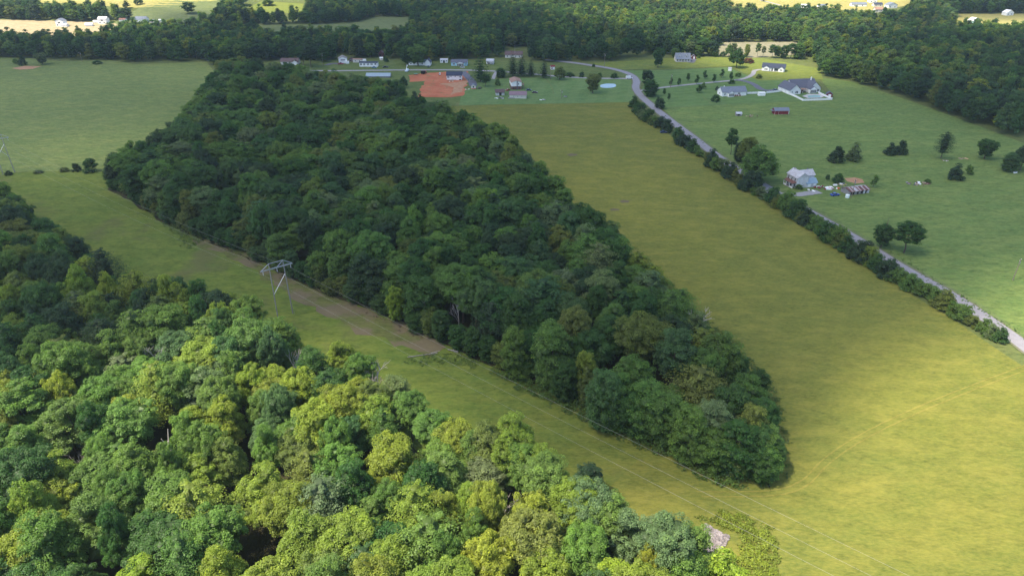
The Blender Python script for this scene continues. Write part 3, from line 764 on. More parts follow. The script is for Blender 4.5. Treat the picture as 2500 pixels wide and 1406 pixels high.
for i, t in enumerate(TREES):
    x, y, var, R, H, cls, wood, sp = t
    if i not in top:
        continue
    marks = MARK_MID if wood else MARK_NEAR
    best = None
    for mk in sorted(marks, key=lambda m: (m[0] - tpx[i]) ** 2 + (m[1] - tpy[i]) ** 2):
        me_ = math.hypot(mk[0] - tpx[i], mk[1] - tpy[i])
        rank = sum(1 for j, o in enumerate(TREES) if o[5] == cls and o[6] == wood and j != i and math.hypot(mk[0] - tpx[j], mk[1] - tpy[j]) < me_)
        if best is None or rank < best[0]: best = (rank, mk)
        if rank < 8: break
    rank, mk = best
    lab = "%sclosest %s tree to %s in the %s wood" % (ORD[min(rank, 29)], cls, mk[2], "middle" if wood else "near")
    o = plant("forest_tree", lab, "tree", x, y, var, H, R, tint_of(cls, .12, 1.06 if wood else 1.22), nom(var), "bush" if var.startswith("bush") else "wood", "trees of the middle wood" if wood else "trees of the near wood")
    src(var, o)
vl = sorted(SRC)
for i, t in enumerate(TREES):
    if i in top: continue
    x, y, var, R, H, cls, wood, sp = t
    if var not in SRC: var = rnd.choice(vl)
    h0, r0 = nom(var); k = R / r0; c = tint_of(cls, .12, 1.06 if wood else 1.22)
    rest.append((x, y, float(hz(x, y)), k * rnd.uniform(.92, 1.08), k * rnd.uniform(.92, 1.08), H / h0, rnd.uniform(0, 6.28), vl.index(var), *c))
scatter("middle_wood", rest, [SRC[v] for v in vl], "dense dark green wood filling the middle strip between the fields")

# lone trees, yard trees, hedges: (name, px, py of foot, variant, height, radius, colour, trunk, label, category, group)
P_ = [
    ("yard_tree", 1848, 445, "round0", 19, 10.2, "mid green", "round", "biggest broad green tree beside the old farmhouse", "tree"),
    ("yard_tree", 1822, 408, "oak1", 17, 7.6, "olive", "wood", "olive green tree behind the biggest farmhouse tree", "tree"),
    ("yard_tree", 1783, 378, "tall1", 15, 4.0, "deep green", "wood", "tall narrow dark tree by the road above the farmhouse trees", "tree"),
    ("yard_tree", 1803, 395, "edge2", 12, 3.6, "dark blue-green", "wood", "dark rounded tree beside the tall narrow roadside tree", "tree"),
    ("pasture_tree", 2150, 604, "round1", 10, 5.2, "deep green", "wood", "smaller of two pasture trees by the lower road", "tree"),
    ("pasture_tree", 2206, 617, "tall2", 13, 6.0, "deep green", "wood", "taller of two pasture trees by the lower road", "tree"),
    ("pasture_cedar", 2042, 396, "cedar0", 9.5, 6.0, "dark blue-green", "bush", "dark rounded cedar, lower half of the paired clump", "cedar"),
    ("pasture_cedar", 2082, 393, "cedar1", 10.5, 5.4, "grey-green", "bush", "grey-green cedar, taller half of the paired clump", "cedar"),
    ("pasture_cedar", 2172, 378, "cedar1", 7.0, 5.0, "dark blue-green", "bush", "low wide dark cedar with a brown skirt in the pasture", "cedar"),
    ("pasture_cedar", 2198, 376, "cedar0", 8.5, 5.0, "dark blue-green", "bush", "pointed dark cedar joined to the low wide cedar", "cedar"),
    ("pasture_tree", 2296, 388, "tier0", 15, 5.0, "dark blue-green", "wood", "tall ragged pine alone in the upper pasture", "tree"),
    ("pasture_tree", 2402, 388, "round1", 11, 6.6, "deep green", "round", "round dark tree between ragged pine and the pasture edge", "tree"),
    ("pasture_tree", 2490, 415, "oak3", 14, 6.5, "dark blue-green", "wood", "large dark tree on the pasture edge above the white trough", "tree"),
    ("pasture_tree", 2462, 418, "edge1", 10, 5, "blue-green", "bush", "blue-green tree leaning from the large pasture-edge tree", "tree"),
    ("pasture_cedar", 2330, 438, "cedar1", 8.5, 5.2, "dark blue-green", "bush", "rounded dark cedar with a small bush at its side", "cedar"),
    ("pasture_bush", 2364, 426, "bush1", 5, 2.4, "mid green", "bush", "small green bush beside the rounded dark cedar", "bush"),
    ("farm_bush", 2045, 446, "bush0", 5, 3.2, "deep green", "bush", "dark green bush behind the junk heap", "bush"),
    ("farm_bush", 2020, 438, "bush1", 2.6, 1.3, "deep green", "bush", "little dark bush between farmhouse and junk heap", "bush"),
    ("farm_bush", 1950, 462, "bush2", 2.4, 2.0, "mid green", "bush", "low bush against the farmhouse gable wall", "bush"),
    ("sapling", 2131, 457, "pear0", 6.5, 2.0, "mid green", "small", "thin young tree at the end of the rusty barn", "sapling"),
    ("farm_bush", 2264, 447, "bush2", 2.2, 1.8, "mid green", "bush", "green bush at the end of the scrap heap", "bush"),
    ("yard_tree", 1606, 166, "round1", 17, 7.0, "deep green", "round", "large dark round tree left of the dormered cottage", "tree"),
    ("yard_tree", 1797, 166, "round0", 17, 7.2, "deep green", "round", "large dark round tree beside the small white field shed", "tree"),
    ("yard_tree", 1578, 222, "tall0", 16, 5.6, "dark blue-green", "wood", "upper dark tree at the driveway mouth by the road bend", "tree"),
    ("yard_tree", 1588, 236, "edge2", 13, 6.2, "deep green", "wood", "lower dark tree at the driveway mouth by the road bend", "tree"),
    ("garden_bush", 1610, 266, "bush1", 8, 4.6, "dark blue-green", "bush", "big round dark bush beside the road below the young trees", "bush"),
    ("young_tree", 1637, 210, "pear0", 6.6, 1.75, "deep green", "small", "young dark tree by the pole at the driveway", "tree"),
    ("young_tree", 1657, 210, "pear0", 6.2, 1.75, "deep green", "small", "young dark tree on the drive edge, nearest the pole tree", "tree"),
    ("young_tree", 1679, 199, "pear0", 6.6, 2.0, "deep green", "small", "young dark tree on the upper lawn, third in the avenue", "tree"),
    ("young_tree", 1700, 206, "pear0", 7.4, 2.1, "deep green", "small", "plump young dark tree on the drive edge, mid avenue", "tree"),
    ("young_tree", 1721, 194, "pear0", 7.2, 2.1, "deep green", "small", "young dark tree on the upper lawn, fifth in the avenue", "tree"),
    ("young_tree", 1742, 202, "pear0", 6.8, 1.9, "deep green", "small", "young dark tree on the drive edge, sixth in the avenue", "tree"),
    ("young_tree", 1761, 190, "pear0", 7.0, 2.1, "deep green", "small", "young dark tree highest up the lawn near the white shed", "tree"),
    ("young_tree", 1784, 197, "pear0", 7.0, 2.0, "deep green", "small", "young dark tree nearest the drive fork", "tree"),
    ("young_tree", 1706, 227, "pear0", 6.0, 2.8, "deep green", "small", "broad young tree on the lawn below the drive", "tree"),
    ("young_tree", 1718, 217, "pear0", 4.6, 2.3, "mid green", "small", "light young tree between the drive and the broad one", "tree"),
    ("young_tree", 1621, 233, "pear0", 5.2, 1.6, "deep green", "small", "little dark tree nearest the driveway mouth tree", "tree"),
    ("young_tree", 1632, 245, "pear0", 5.2, 1.5, "deep green", "small", "little dark tree above the big round bush", "tree"),
    ("garden_bush", 1746, 249, "bush2", 5.2, 3.4, "deep green", "bush", "dark bush at the corner of the long white house", "bush"),
    ("garden_bush", 1750, 222, "bush0", 3.4, 1.6, "dark blue-green", "bush", "dark shrub against the side of the long white house", "bush"),
    ("garden_bush", 1786, 205, "bush1", 3.2, 3.0, "deep green", "bush", "low wide shrub behind the long white house", "bush"),
    ("garden_bush", 1802, 187, "bush1", 3.0, 3.2, "mid green", "bush", "low shrub by the drive fork", "bush"),
    ("garden_bush", 1853, 192, "bush2", 3.4, 3.0, "olive", "bush", "olive shrub on the lawn right of the drive fork", "bush"),
    ("red_shrub", 1826, 154, "bush2", 4.2, 5.5, None, "bush", "low rust red shrub on the sunny yellow lawn", "shrub"),
    ("yard_tree", 1992, 152, "edge3", 8, 4.6, "lime green", "bush", "small bright yellow-green tree at the wood corner", "tree"),
    ("yard_tree", 1968, 138, "round0", 17, 7.5, "yellow-green", "round", "tall sunlit yellow-green tree at the wood corner", "tree"),
    ("garden_bush", 1706, 143, "bush0", 3.0, 1.8, "mid green", "bush", "round green bush right of the red garden shed", "bush"),
    ("yard_tree", 1447, 228, "round1", 14.5, 7.2, "olive", "round", "pale olive round tree in front of the pond", "tree"),
    ("yard_tree", 1252, 186, "pine0", 17, 7.0, "dark blue-green", "wood", "leftmost big blue-green pine above the brown roofed house", "pine"),
    ("yard_tree", 1274, 186, "pine1", 17, 7.5, "dark blue-green", "wood", "middle big blue-green pine above the brown roofed house", "pine"),
    ("yard_tree", 1296, 187, "pine0", 13, 6.0, "dark blue-green", "wood", "lower blue-green pine at the end of the pine row", "pine"),
    ("yard_tree", 1328, 191, "pine1", 15, 6.0, "dark blue-green", "wood", "lone conical pine left of the utility pole", "pine"),
    ("yard_tree", 1366, 195, "round0", 10.5, 5.6, "olive", "round", "brownish round tree right of the utility pole", "tree"),
    ("yard_tree", 1223, 190, "edge1", 8, 4.6, "deep green", "bush", "dark tree at the foot of the pine row", "tree"),
    ("yard_tree", 1173, 200, "pine1", 23, 8.5, "deep green", "wood", "tallest leaning pine beside the dark stone drive", "pine"),
    ("yard_tree", 1186, 212, "tall2", 10, 4.6, "deep green", "wood", "shaggy dark tree below the tallest pine", "tree"),
    ("yard_tree", 1215, 209, "bush1", 5.0, 2.6, "mid green", "bush", "small green tree above the open fronted shed", "tree"),
    ("yard_tree", 1021, 161, "round1", 16, 8.0, "mid green", "round", "round green tree in front of the half-hidden white house", "tree"),
    ("yard_tree", 998, 158, "edge0", 16, 6.0, "deep green", "wood", "dark tree left of the round green yard tree", "tree"),
    ("yard_tree", 760, 165, "tall3", 17, 6.6, "dark blue-green", "wood", "tall dark tree right of the brown roofed house", "tree"),
    ("yard_tree", 742, 160, "oak2", 15, 6.0, "deep green", "wood", "broad tree touching the brown roofed house", "tree"),
    ("yard_tree", 985, 215, "round0", 9, 4.0, "deep green", "round", "small dark tree beside the red clay yard", "tree"),
    ("yard_cedar", 1013, 256, "cedar0", 10, 5.0, "dark blue-green", "bush", "dark pointed cedar below the red clay yard", "cedar"),
    ("yard_cedar", 1027, 252, "cedar1", 6.5, 3.0, "dark blue-green", "bush", "smaller cedar touching the dark pointed cedar", "cedar"),
    ("yard_bush", 942, 152, "bush1", 5, 3.0, "deep green", "bush", "dark bush right of the little red barn", "bush"),
    ("yard_tree", 905, 141, "round1", 12, 6.2, "mid green", "round", "green tree behind the long mobile home", "tree"),
    ("yard_tree", 875, 138, "round0", 10, 5.5, "olive", "round", "lighter green tree behind the pale trailer", "tree"),
    ("yard_tree", 1105, 148, "round1", 12, 6.0, "deep green", "round", "dark tree left of the light blue house", "tree"),
    ("verge_bush", 1390, 187, "bush0", 3.4, 4.6, "deep green", "bush", "low wide bush on the verge, nearest the brownish tree", "bush"),
    ("verge_bush", 1420, 189, "bush1", 4.4, 2.8, "deep green", "bush", "round bush on the side road verge behind the olive tree", "bush"),
    ("verge_bush", 1464, 190, "bush2", 4.0, 2.4, "deep green", "bush", "round bush on the verge above the pond", "bush"),
    ("verge_bush", 1500, 191, "bush0", 4.2, 3.6, "deep green", "bush", "wide bush on the verge nearest the white van", "bush"),
    ("verge_bush", 1449, 164, "bush1", 2.8, 1.8, "deep green", "bush", "small bush by the pole on the upper road", "bush"),
    ("hedge_bush", 188, 418, "bush0", 4.2, 2.6, "dark blue-green", "bush", "round dark bush on the pasture hedge line", "bush"),
    ("hedge_bush", 224, 419, "bush1", 7, 4.4, "deep green", "bush", "big green bush between hedge line and the middle wood", "bush"),
    ("hedge_bush", 158, 419, "bush2", 2.2, 2.6, "olive", "bush", "low brown bush on the pasture hedge line", "bush"),
    ("hedge_bush", 94, 423, "bush2", 1.6, 2.6, "grey-green", "bush", "low grey weeds on the hedge line right of the far pylon", "bush"),
    ("hedge_bush", 22, 428, "bush0", 2.4, 2.0, "dark blue-green", "bush", "small dark bush at the foot of the far pylon", "bush"),
    ("meadow_bush", 58, 160, "cedar0", 9, 4.6, "dark blue-green", "bush", "dark cedar beyond the bare patch of the upper meadow", "cedar"),
    ("meadow_bush", 40, 156, "bush1", 4.5, 3.4, "mid green", "bush", "green bush left of the dark meadow cedar", "bush"),
    ("meadow_bush", 238, 157, "bush2", 3.2, 4.6, "deep green", "bush", "low bush on the crest of the upper meadow", "bush"),
    ("meadow_bush", 105, 158, "round1", 10, 7.0, "grey-green", "round", "grey-green tree right of the dark meadow cedar", "tree"),
    ("hill_tree", 310, 21, "farc0", 11, 6.0, "dark blue-green", None, "dark pointed tree on the far hill pasture", "tree"),
    ("hill_tree", 334, 13, "far0", 7, 4.0, "deep green", None, "small bush on the fence of the far hill pasture", "tree"),
    ("hill_tree", 344, 11, "far1", 7, 4.2, "deep green", None, "round bush on the fence of the far hill pasture", "tree"),
    ("hill_tree", 463, 34, "far2", 14, 9.0, "deep green", None, "lone spreading tree on the slope of the far hill", "tree"),
    ("hill_tree", 310, 47, "far0", 13, 9.5, "dark blue-green", None, "dark round tree beside the grey roofed far house", "tree"),
    ("hill_tree", 654, 14, "far1", 10, 8.5, "mid green", None, "lone round tree in the far sunny yellow field", "tree"),
    ("hill_tree", 1862, 4, "farc1", 10, 4, "deep green", None, "lone pointed tree beside the far lane", "tree"),
    ("hill_tree", 300, 52, "far2", 8, 5, "deep green", None, "small dark tree by the far white shed", "tree"),
]
for a in P_:
    nm, px, py, var, H, Rr, cls, tk, lab, cat = a
    if nm == "yard_tree" and py < 170 and px < 1500: H *= 1.12; Rr *= 1.2
    x, y = G(px, py)
    tint = (.17, .075, .055) if cls is None else tint_of(cls, .06)
    grp = {"young_tree": "young avenue trees along the long drive", "pasture_cedar": "cedars in the pasture", "verge_bush": "bushes on the side road verge"}.get(nm)
    o = plant(nm, lab, cat, x, y, var, H, Rr, tint, nom(var), tk, grp)
    src(var, o)

TL = [(1648, 141, 9, 4.5, "mid green"), (1668, 136, 12, 5.5, "deep green"), (1684, 137, 13, 5.0, "grey-green"), (1703, 138, 11, 5.0, "mid green"), (1716, 137, 14, 5.6, "deep green"), (1733, 138, 9, 4.8, "yellow-green"), (1746, 139, 8, 4.0, "mid green"), (1764, 139, 5, 3.0, "deep green"), (1779, 140, 12, 4.2, "mid green"), (1789, 139, 13, 4.0, "grey-green"), (1822, 140, 13, 2.8, "yellow-green"), (1848, 140, 13, 2.8, "mid green"), (1862, 140, 10, 2.4, "grey-green"), (1884, 142, 12, 4.8, "deep green"), (1896, 142, 11, 4.6, "mid green"), (1912, 143, 13, 5.4, "deep green"), (1930, 144, 14, 6.0, "deep green"), (1948, 145, 15, 6.0, "mid green")]
for i, (px, py, H, Rr, cls) in enumerate(TL):
    x, y = G(px, py); var = rnd.choice(("round0", "round1", "edge1", "edge3", "tall2"))
    plant("treeline_tree", "%s tree in the treeline before the ploughed field, %sfrom the dormered cottage" % (cls, ORD[i] if i else "first "), "tree", x, y, var, H, Rr, tint_of(cls), nom(var), "wood", "treeline before the ploughed field")
HEDGE = [(1547, 264, 7, 4.6, "deep green"), (1562, 281, 7, 4.4, "deep green"), (1570, 292, 4, 3.6, "grey-green"), (1584, 297, 6.5, 4.6, "deep green"), (1598, 306, 4.5, 3.4, "mid green"), (1612, 313, 6, 4.0, "dark blue-green"), (1628, 322, 6.5, 4.2, "dark blue-green"),
         (1655, 345, 6.5, 4.6, "deep green"), (1672, 357, 5.5, 4.2, "dark blue-green"), (1690, 371, 6.5, 4.6, "deep green"), (1708, 383, 3.2, 2.8, "mid green"), (1737, 408, 8, 4.6, "dark blue-green"), (1762, 418, 5.5, 4.0, "grey-green"), (1784, 438, 7.5, 4.6, "dark blue-green"), (1808, 452, 5, 3.6, "olive"), (1834, 466, 8.5, 5.4, "dark blue-green"), (1856, 478, 3.6, 3.0, "grey-green"),
         (1885, 497, 6.0, 4.4, "deep green"), (1918, 517, 7.5, 4.8, "mid green"), (1944, 533, 7, 4.6, "deep green"), (1968, 549, 6.5, 4.2, "dark blue-green"), (1992, 562, 5.5, 3.8, "mid green"), (2017, 584, 7, 4.6, "deep green"), (2042, 598, 7.5, 4.6, "mid green"), (2066, 612, 6, 4.2, "deep green"), (2098, 636, 7.5, 4.8, "dark blue-green"), (2122, 645, 7, 3.6, "yellow-green"), (2139, 660, 6, 3.8, "deep green"),
         (2165, 676, 6.5, 4.2, "dark blue-green"), (2192, 690, 5, 3.4, "mid green"), (2222, 706, 5, 4.0, "mid green"), (2252, 720, 4.2, 3.6, "mid green"), (2302, 752, 6.2, 4.4, "olive"), (2344, 778, 4.8, 3.4, "mid green"), (2398, 812, 4.6, 2.2, "mid green"), (2418, 822, 4.0, 2.4, "grey-green"), (2440, 834, 4.8, 2.8, "deep green")]
HX = []
for (a, b_, c, d, e_), (a2, b2, c2, d2, e2) in zip(HEDGE, HEDGE[1:]):
    HX.append((a, b_, c, d, e_))
    if not 1600 < a < 1650 and a2 - a < 60: HX.append(((a + a2) / 2 + rnd.uniform(-4, 4), (b_ + b2) / 2 + rnd.uniform(-3, 3), (c + c2) * rnd.uniform(.22, .48), (d + d2) * rnd.uniform(.3, .46), rnd.choice((e_, e2, "mid green", "olive"))))
HEDGE = HX + [HEDGE[-1]]
HEDGE = [(a, b_, c * (1.28 if b_ < 560 else 1.12), d * 1.14, e_) for a, b_, c, d, e_ in HEDGE]
HL = []
for i, (px, py, H, Rr, cls) in enumerate(HEDGE):
    n_same = sum(1 for k in HEDGE[i + 1:] if k[4] == cls)
    where = "nearest the road bend" if i < 1 else None
    HL.append("%sclosest %s hedge bush to the picture's lower road corner, on the hay side" % (ORD[min(n_same, 29)], cls))
for (px, py, H, Rr, cls), lab in zip(HEDGE, HL):
    x, y = G(px, py)
    var = rnd.choice(("cedar0", "cedar1", "bush0", "bush1", "bush2")) if cls in ("deep green", "dark blue-green", "olive") else rnd.choice(("bush0", "bush1", "bush2"))
    plant("hedge_bush", lab, "hedge bush", x, y, var, H, Rr, tint_of(cls, .08), nom(var), "bush", "hedge bushes along the road")

# the far woods: countless crowns, one mass
BAND_A = [(-600, 165), (-600, 86), (0, 86), (140, 95), (230, 88), (330, 76), (480, 70), (560, 82), (700, 88), (800, 90), (900, 84), (985, 82), (1015, 44), (1005, -80), (1755, -80), (1765, 16), (1860, 36), (1980, 32), (2110, 34), (2250, 12), (2260, -80), (3300, -80), (3300, 640), (2700, 430), (2505, 352), (2440, 330), (2350, 295), (2230, 252), (2110, 212), (2030, 200), (2002, 186), (2000, 160), (1975, 142), (1850, 138), (1750, 138), (1640, 137), (1600, 131), (1520, 146), (1420, 152), (1300, 152), (1290, 140), (1220, 148), (1190, 147), (1000, 151), (930, 140), (860, 147), (800, 152), (790, 152), (730, 150), (680, 148), (560, 160), (510, 158), (505, 148), (330, 153), (270, 146), (140, 146), (60, 143), (-100, 150)]
BAND_B = [(-600, 46), (-600, -80), (60, -80), (85, 12), (200, 16), (300, 26), (300, 46), (150, 50)]
BAND_C = [(440, 58), (500, 40), (545, 8), (560, -80), (590, -80), (592, 26), (650, 37), (748, 34), (748, -80), (1005, -80), (1012, 42), (920, 44), (850, 58), (600, 60)]
BAND_D = [(2320, 66), (2320, 34), (2250, 14), (2260, -10), (2520, -60), (2900, -60), (2900, 36), (2500, 34)]
CLEAR = FIELD_PX + [[(918, 122), (948, 122), (948, 152), (918, 152)], [(1072, 142), (1098, 142), (1098, 156), (1072, 156)], [(1182, 141), (1210, 141), (1210, 158), (1182, 158)], [(820, 134), (852, 134), (852, 156), (820, 156)], [(1010, 84), (1120, 84), (1120, 98), (1010, 98)], [(1220, 116), (1290, 116), (1290, 140), (1220, 140)], [(1955, 6), (2220, -10), (2215, 30), (2130, 42), (2000, 26)]]
P = hexgrid(-1500, 1500, 420, 1900, 9.6, .34)
z = hz(P[:, 0], P[:, 1])
fx, fy, _ = proj(P[:, 0], P[:, 1], z)
cx_, cy_, _ = proj(P[:, 0], P[:, 1], z + 9)
okw = inside(BAND_A, fx, fy) | inside(BAND_B, cx_, cy_) | inside(BAND_C, cx_, cy_) | inside(BAND_D, cx_, cy_)
for f_ in CLEAR: okw &= ~(inside(f_, fx, fy) | inside(f_, cx_, cy_))
outside = (fy < -40) | (fx < -500) | (fx > 3000)
wild = np.sin(P[:, 0] / 170 + 2) * np.cos(P[:, 1] / 140) + .5 * np.sin(P[:, 0] / 63 + P[:, 1] / 90) > -.05
okw = np.where(outside, wild, okw) & ~inside(MIDWOOD, P[:, 0], P[:, 1]) & ~inside(LEFTFIELD, P[:, 0], P[:, 1]) & ~inside(PASTURE, P[:, 0], P[:, 1])
thin = (fx > 1640) & (fx < 1960) & (fy > 118) & (fy < 145)
P = P[okw & ~(thin & (np.sin(P[:, 0] * 1.7) > -.2))]
VF = ["far0", "far1", "far2", "far0", "far1", "far2", "farc0", "farc1"]
keys = ["far0", "far1", "far2", "farc0", "farc1"]
rows = []
for x, y in P:
    v = rnd.choice(VF[:7]); h0, r0 = nom(v)
    px, py, d = proj(x, y, 0)
    R = rnd.choice((4.2, 5.0, 5.8, 6.4, 7.2)); H = rnd.uniform(12.5, 20)
    n_ = math.sin(x / 37) * math.cos(y / 31) + rnd.gauss(0, .5)
    cls = "yellow-green" if rnd.random() < .06 else "olive" if rnd.random() < .1 else rnd.choice(("deep green", "mid green")) if n_ > .35 else rnd.choice(("deep green", "dark blue-green", "blue-green"))
    if px > 1400 and py < 95 and rnd.random() < .35: cls = rnd.choice(("mid green", "grey-green", "yellow-green", "mid green"))
    k = R / r0
    rows.append((x, y, float(hz(x, y)), k * rnd.uniform(.9, 1.1), k * rnd.uniform(.9, 1.1), H / h0, rnd.uniform(0, 6.28), keys.index(v), *tint_of(cls, .14)))
scatter("far_woods", rows, [SRC[k] for k in keys], "far dark woods closing the valley behind the houses")

# undergrowth: weeds and brambles along the edges of the woods
def cover(name, poly, m, dens, hmax, size, seed, label, lump=.25):
    g = np.random.default_rng(seed)
    xs = [p[0] for p in poly]; ys = [p[1] for p in poly]
    area = (max(xs) - min(xs)) * (max(ys) - min(ys))
    n = int(area * dens)
    x = g.uniform(min(xs), max(xs), n); y = g.uniform(min(ys), max(ys), n)
    ok = inside(poly, x, y); x, y = x[ok], y[ok]
    ed = edge_dist(poly, x, y)
    lum = .5 + .5 * np.sin(x * 1.1 + np.sin(y * .7) * 2) * np.cos(y * 1.3 + np.sin(x * .5) * 2)
    lum = np.clip(lum + g.normal(size=len(x)) * .15, 0, 1) * np.clip(ed / 2.5, .15, 1)
    keep = (g.uniform(0, 1, len(x)) < .45 + .55 * lum) & (ed > 1.6 + 1.6 * np.sin(x * .9 + y * .5) * np.cos(y * .8 - x * .3) + g.normal(size=len(x)) * .5)
    x, y, lum = x[keep], y[keep], lum[keep]
    zz = hz(x, y) + .12 + hmax * lum * g.uniform(.7, 1, len(x))
    clumps = np.stack([x, y, zz, np.full(len(x), lump), np.clip(.25 + .55 * lum + g.normal(size=len(x)) * .1, 0, 1)], 1)
    me = leaf_cloud(name, clumps, 3, size, seed, up=1.0, m=m)
    return tag(link(name, me), label, kind='stuff')
LEAF_WEED = leaf_mat("weed_leaves", (.165, .215, .026))
LEAF_BRAMBLE = leaf_mat("bramble_leaves", (.075, .135, .028))
LEAF_LOW = leaf_mat("low_weed_leaves", (.085, .135, .030))
BROWN_TWIG = leaf_mat("dead_brush_leaves", (.15, .115, .08))
cover("weeds", GP([(1690, 1262), (1740, 1240), (1810, 1248), (1890, 1288), (1915, 1340), (1912, 1470), (1790, 1520), (1745, 1400), (1790, 1330), (1770, 1300), (1720, 1280)]), LEAF_WEED, 22, .9, .34, 5, "bright yellow-green weeds round the gravel bank")
cover("brambles", GP([(1180, 885), (1330, 935), (1480, 990), (1610, 1050), (1730, 1100), (1860, 1160), (1880, 1178), (1800, 1204), (1740, 1200), (1690, 1166), (1610, 1126), (1480, 1062), (1330, 992), (1200, 926)]), LEAF_BRAMBLE, 13, 1.6, .42, 6, "dark green brambles along the foot of the middle wood")
cover("edge_weeds", GP([(1935, 1165), (1945, 1100), (1925, 1010), (1895, 930), (1805, 845), (1715, 760), (1640, 685), (1545, 595), (1440, 510), (1436, 516), (1540, 602), (1630, 700), (1700, 780), (1790, 860), (1870, 940), (1900, 1030), (1915, 1110), (1915, 1170)]), LEAF_LOW, 9, .9, .4, 17, "rough green growth along the hay side of the middle wood")
cover("tip_weeds", GP([(1700, 1150), (1740, 1180), (1800, 1190), (1880, 1190), (1920, 1172), (1880, 1168), (1800, 1178), (1740, 1165)]), LEAF_BRAMBLE, 12, .5, .34, 7, "pale weeds round the tip of the middle wood")
cover("thicket", GP([(380, 535), (440, 545), (500, 568), (535, 584), (490, 598), (462, 612), (440, 606), (425, 580), (400, 560)]), LEAF_LOW, 5, .4, .4, 8, "low green thicket crossing the mown strip")
cover("gully_brush", GP([(985, 875), (1060, 858), (1140, 862), (1200, 890), (1150, 905), (1040, 895), (960, 895)]), LEAF_LOW, 4, .4, .4, 9, "rough brush in the gully of the mown strip")
cover("dead_brush", GP([(480, 588), (540, 595), (640, 650), (760, 708), (900, 757), (1010, 803), (1085, 842), (1040, 835), (940, 795), (850, 752), (740, 705), (630, 660), (540, 612)]), BROWN_TWIG, 1.6, .4, .5, 10, "brown cut brush along the foot of the middle wood")
cover("road_weeds", GP([(2150, 608), (2260, 690), (2400, 775), (2520, 850), (2540, 835), (2420, 760), (2300, 690), (2180, 605)]), LEAF_BRAMBLE, .9, .5, .5, 11, "rough weeds between road and pasture")
cover("verge_weeds", GP([(1600, 258), (1650, 300), (1720, 350), (1760, 382), (1752, 384), (1700, 345), (1640, 302), (1595, 262)]), LEAF_BRAMBLE, .5, .5, .6, 12, "rough weeds on the upper road verge")

# gravel bank: heap of broken stone below the near wood
def stones(name, poly, n, r0, r1, seed, m, label):
    g = np.random.default_rng(seed)
    xs = [p[0] for p in poly]; ys = [p[1] for p in poly]
    V, F = [], []
    iv, if_ = ico(1)
    while n > 0:
        x, y = g.uniform(min(xs), max(xs)), g.uniform(min(ys), max(ys))
        if not inside(poly, [x], [y])[0]: continue
        n -= 1
        s = g.uniform(r0, r1); sc = np.array([s, s * g.uniform(.6, 1), s * g.uniform(.5, .8)])
        v = iv * (1 + g.uniform(-.22, .22, (len(iv), 1))) * sc
        t = g.uniform(0, 6.28); c, q = math.cos(t), math.sin(t)
        v = np.stack([v[:, 0] * c - v[:, 1] * q + x, v[:, 0] * q + v[:, 1] * c + y, v[:, 2] + float(hz(x, y)) + .15 + g.uniform(0, .15)], 1)
        F += (if_ + len(V)).tolist(); V += v.tolist()
    me = bpy.data.meshes.new(name); me.from_pydata(V, [], F); me.materials.append(m)
    return tag(link(name, me), label, kind='stuff')
STONE = mat("broken_limestone", (.25, .225, .225), .9, .15, var=.5, scale=.9)
GB = GP([(1722, 1278), (1745, 1292), (1782, 1312), (1770, 1332), (1745, 1352), (1725, 1375), (1700, 1380), (1715, 1330)])
sheet("gravel_bank", GB, soil("crushed_stone", (.19, .17, .165), (.25, .225, .22), .8), .16, 2, .25)
stones("gravel_stones", GB, 620, .16, .42, 4, STONE, "pale broken stone spread over the gravel bank")
# ------------------------------------------------------------------ buildings
WHITE = mat("white_siding", (.80, .80, .79), .6, .3, var=.06, scale=.8)
CREAM = mat("pale_siding", (.60, .57, .52), .7, .25, var=.08)
BLUE = mat("light_blue_siding", (.36, .60, .72), .65, .3, var=.06)
GREYW = mat("weathered_white_boards", (.55, .56, .57), .85, .2, var=.25, scale=1.4, dirt=(.28, .26, .24), dirt_amt=.75)
GREYB = mat("grey_boards", (.26, .25, .25), .9, .15, var=.35, scale=2)
REDW = mat("barn_red_boards", (.18, .022, .030), .75, .2, var=.2)
MAROON = mat("maroon_boards", (.13, .05, .06), .8, .2, var=.2)
BRICK = mat("brown_brick", (.16, .085, .07), .9, .15, var=.25, scale=4)
BLOCK = mat("block_foundation", (.36, .35, .34), .9, .15, var=.15)
NAVY = mat("dark_shingle_roof", (.040, .050, .080), .85, .2, var=.2, scale=2)
CHAR = mat("charcoal_shingle_roof", (.105, .112, .145), .9, .15, var=.22, scale=1.5)
SLATE = mat("slate_grey_shingle_roof", (.155, .18, .225), .9, .15, var=.16, scale=1.5)
BROWN = mat("brown_shingle_roof", (.115, .080, .080), .9, .15, var=.2, scale=1.5)
TANR = mat("tan_shingle_roof", (.30, .19, .145), .9, .15, var=.25, scale=.7)
MAUVE = mat("mauve_metal_roof", (.21, .135, .155), .55, .35, var=.12, scale=.6)
GALV = mat("galvanised_roof", (.50, .51, .54), .45, .4, .3, var=.15, scale=.8, dirt=(.30, .20, .16), dirt_amt=.35)
TIN = mat("old_tin_roof", (.50, .49, .50), .5, .35, .2, var=.2, scale=1.1, dirt=(.22, .15, .12), dirt_amt=.5)
RUST = mat("rusty_roof", (.155, .078, .068), .9, .15, var=.3, scale=1.4, dirt=(.30, .24, .22), dirt_amt=.5)
BLUEM = mat("blue_grey_metal_roof", (.27, .35, .40), .5, .35, .2, var=.1)
BLUER = mat("blue_metal_roof", (.21, .30, .37), .5, .35, .1, var=.1)
GLASS = mat("dark_window_glass", (.025, .035, .045), .12, .5, var=.1)
TRIM = mat("white_trim", (.80, .80, .79), .55, .3, var=.04)
DOORD = mat("dark_doorway", (.018, .018, .020), .8, .2)  # near-black; in open doorways its colour stands for the shade inside
DOORB = mat("brown_door", (.10, .055, .04), .7, .25)
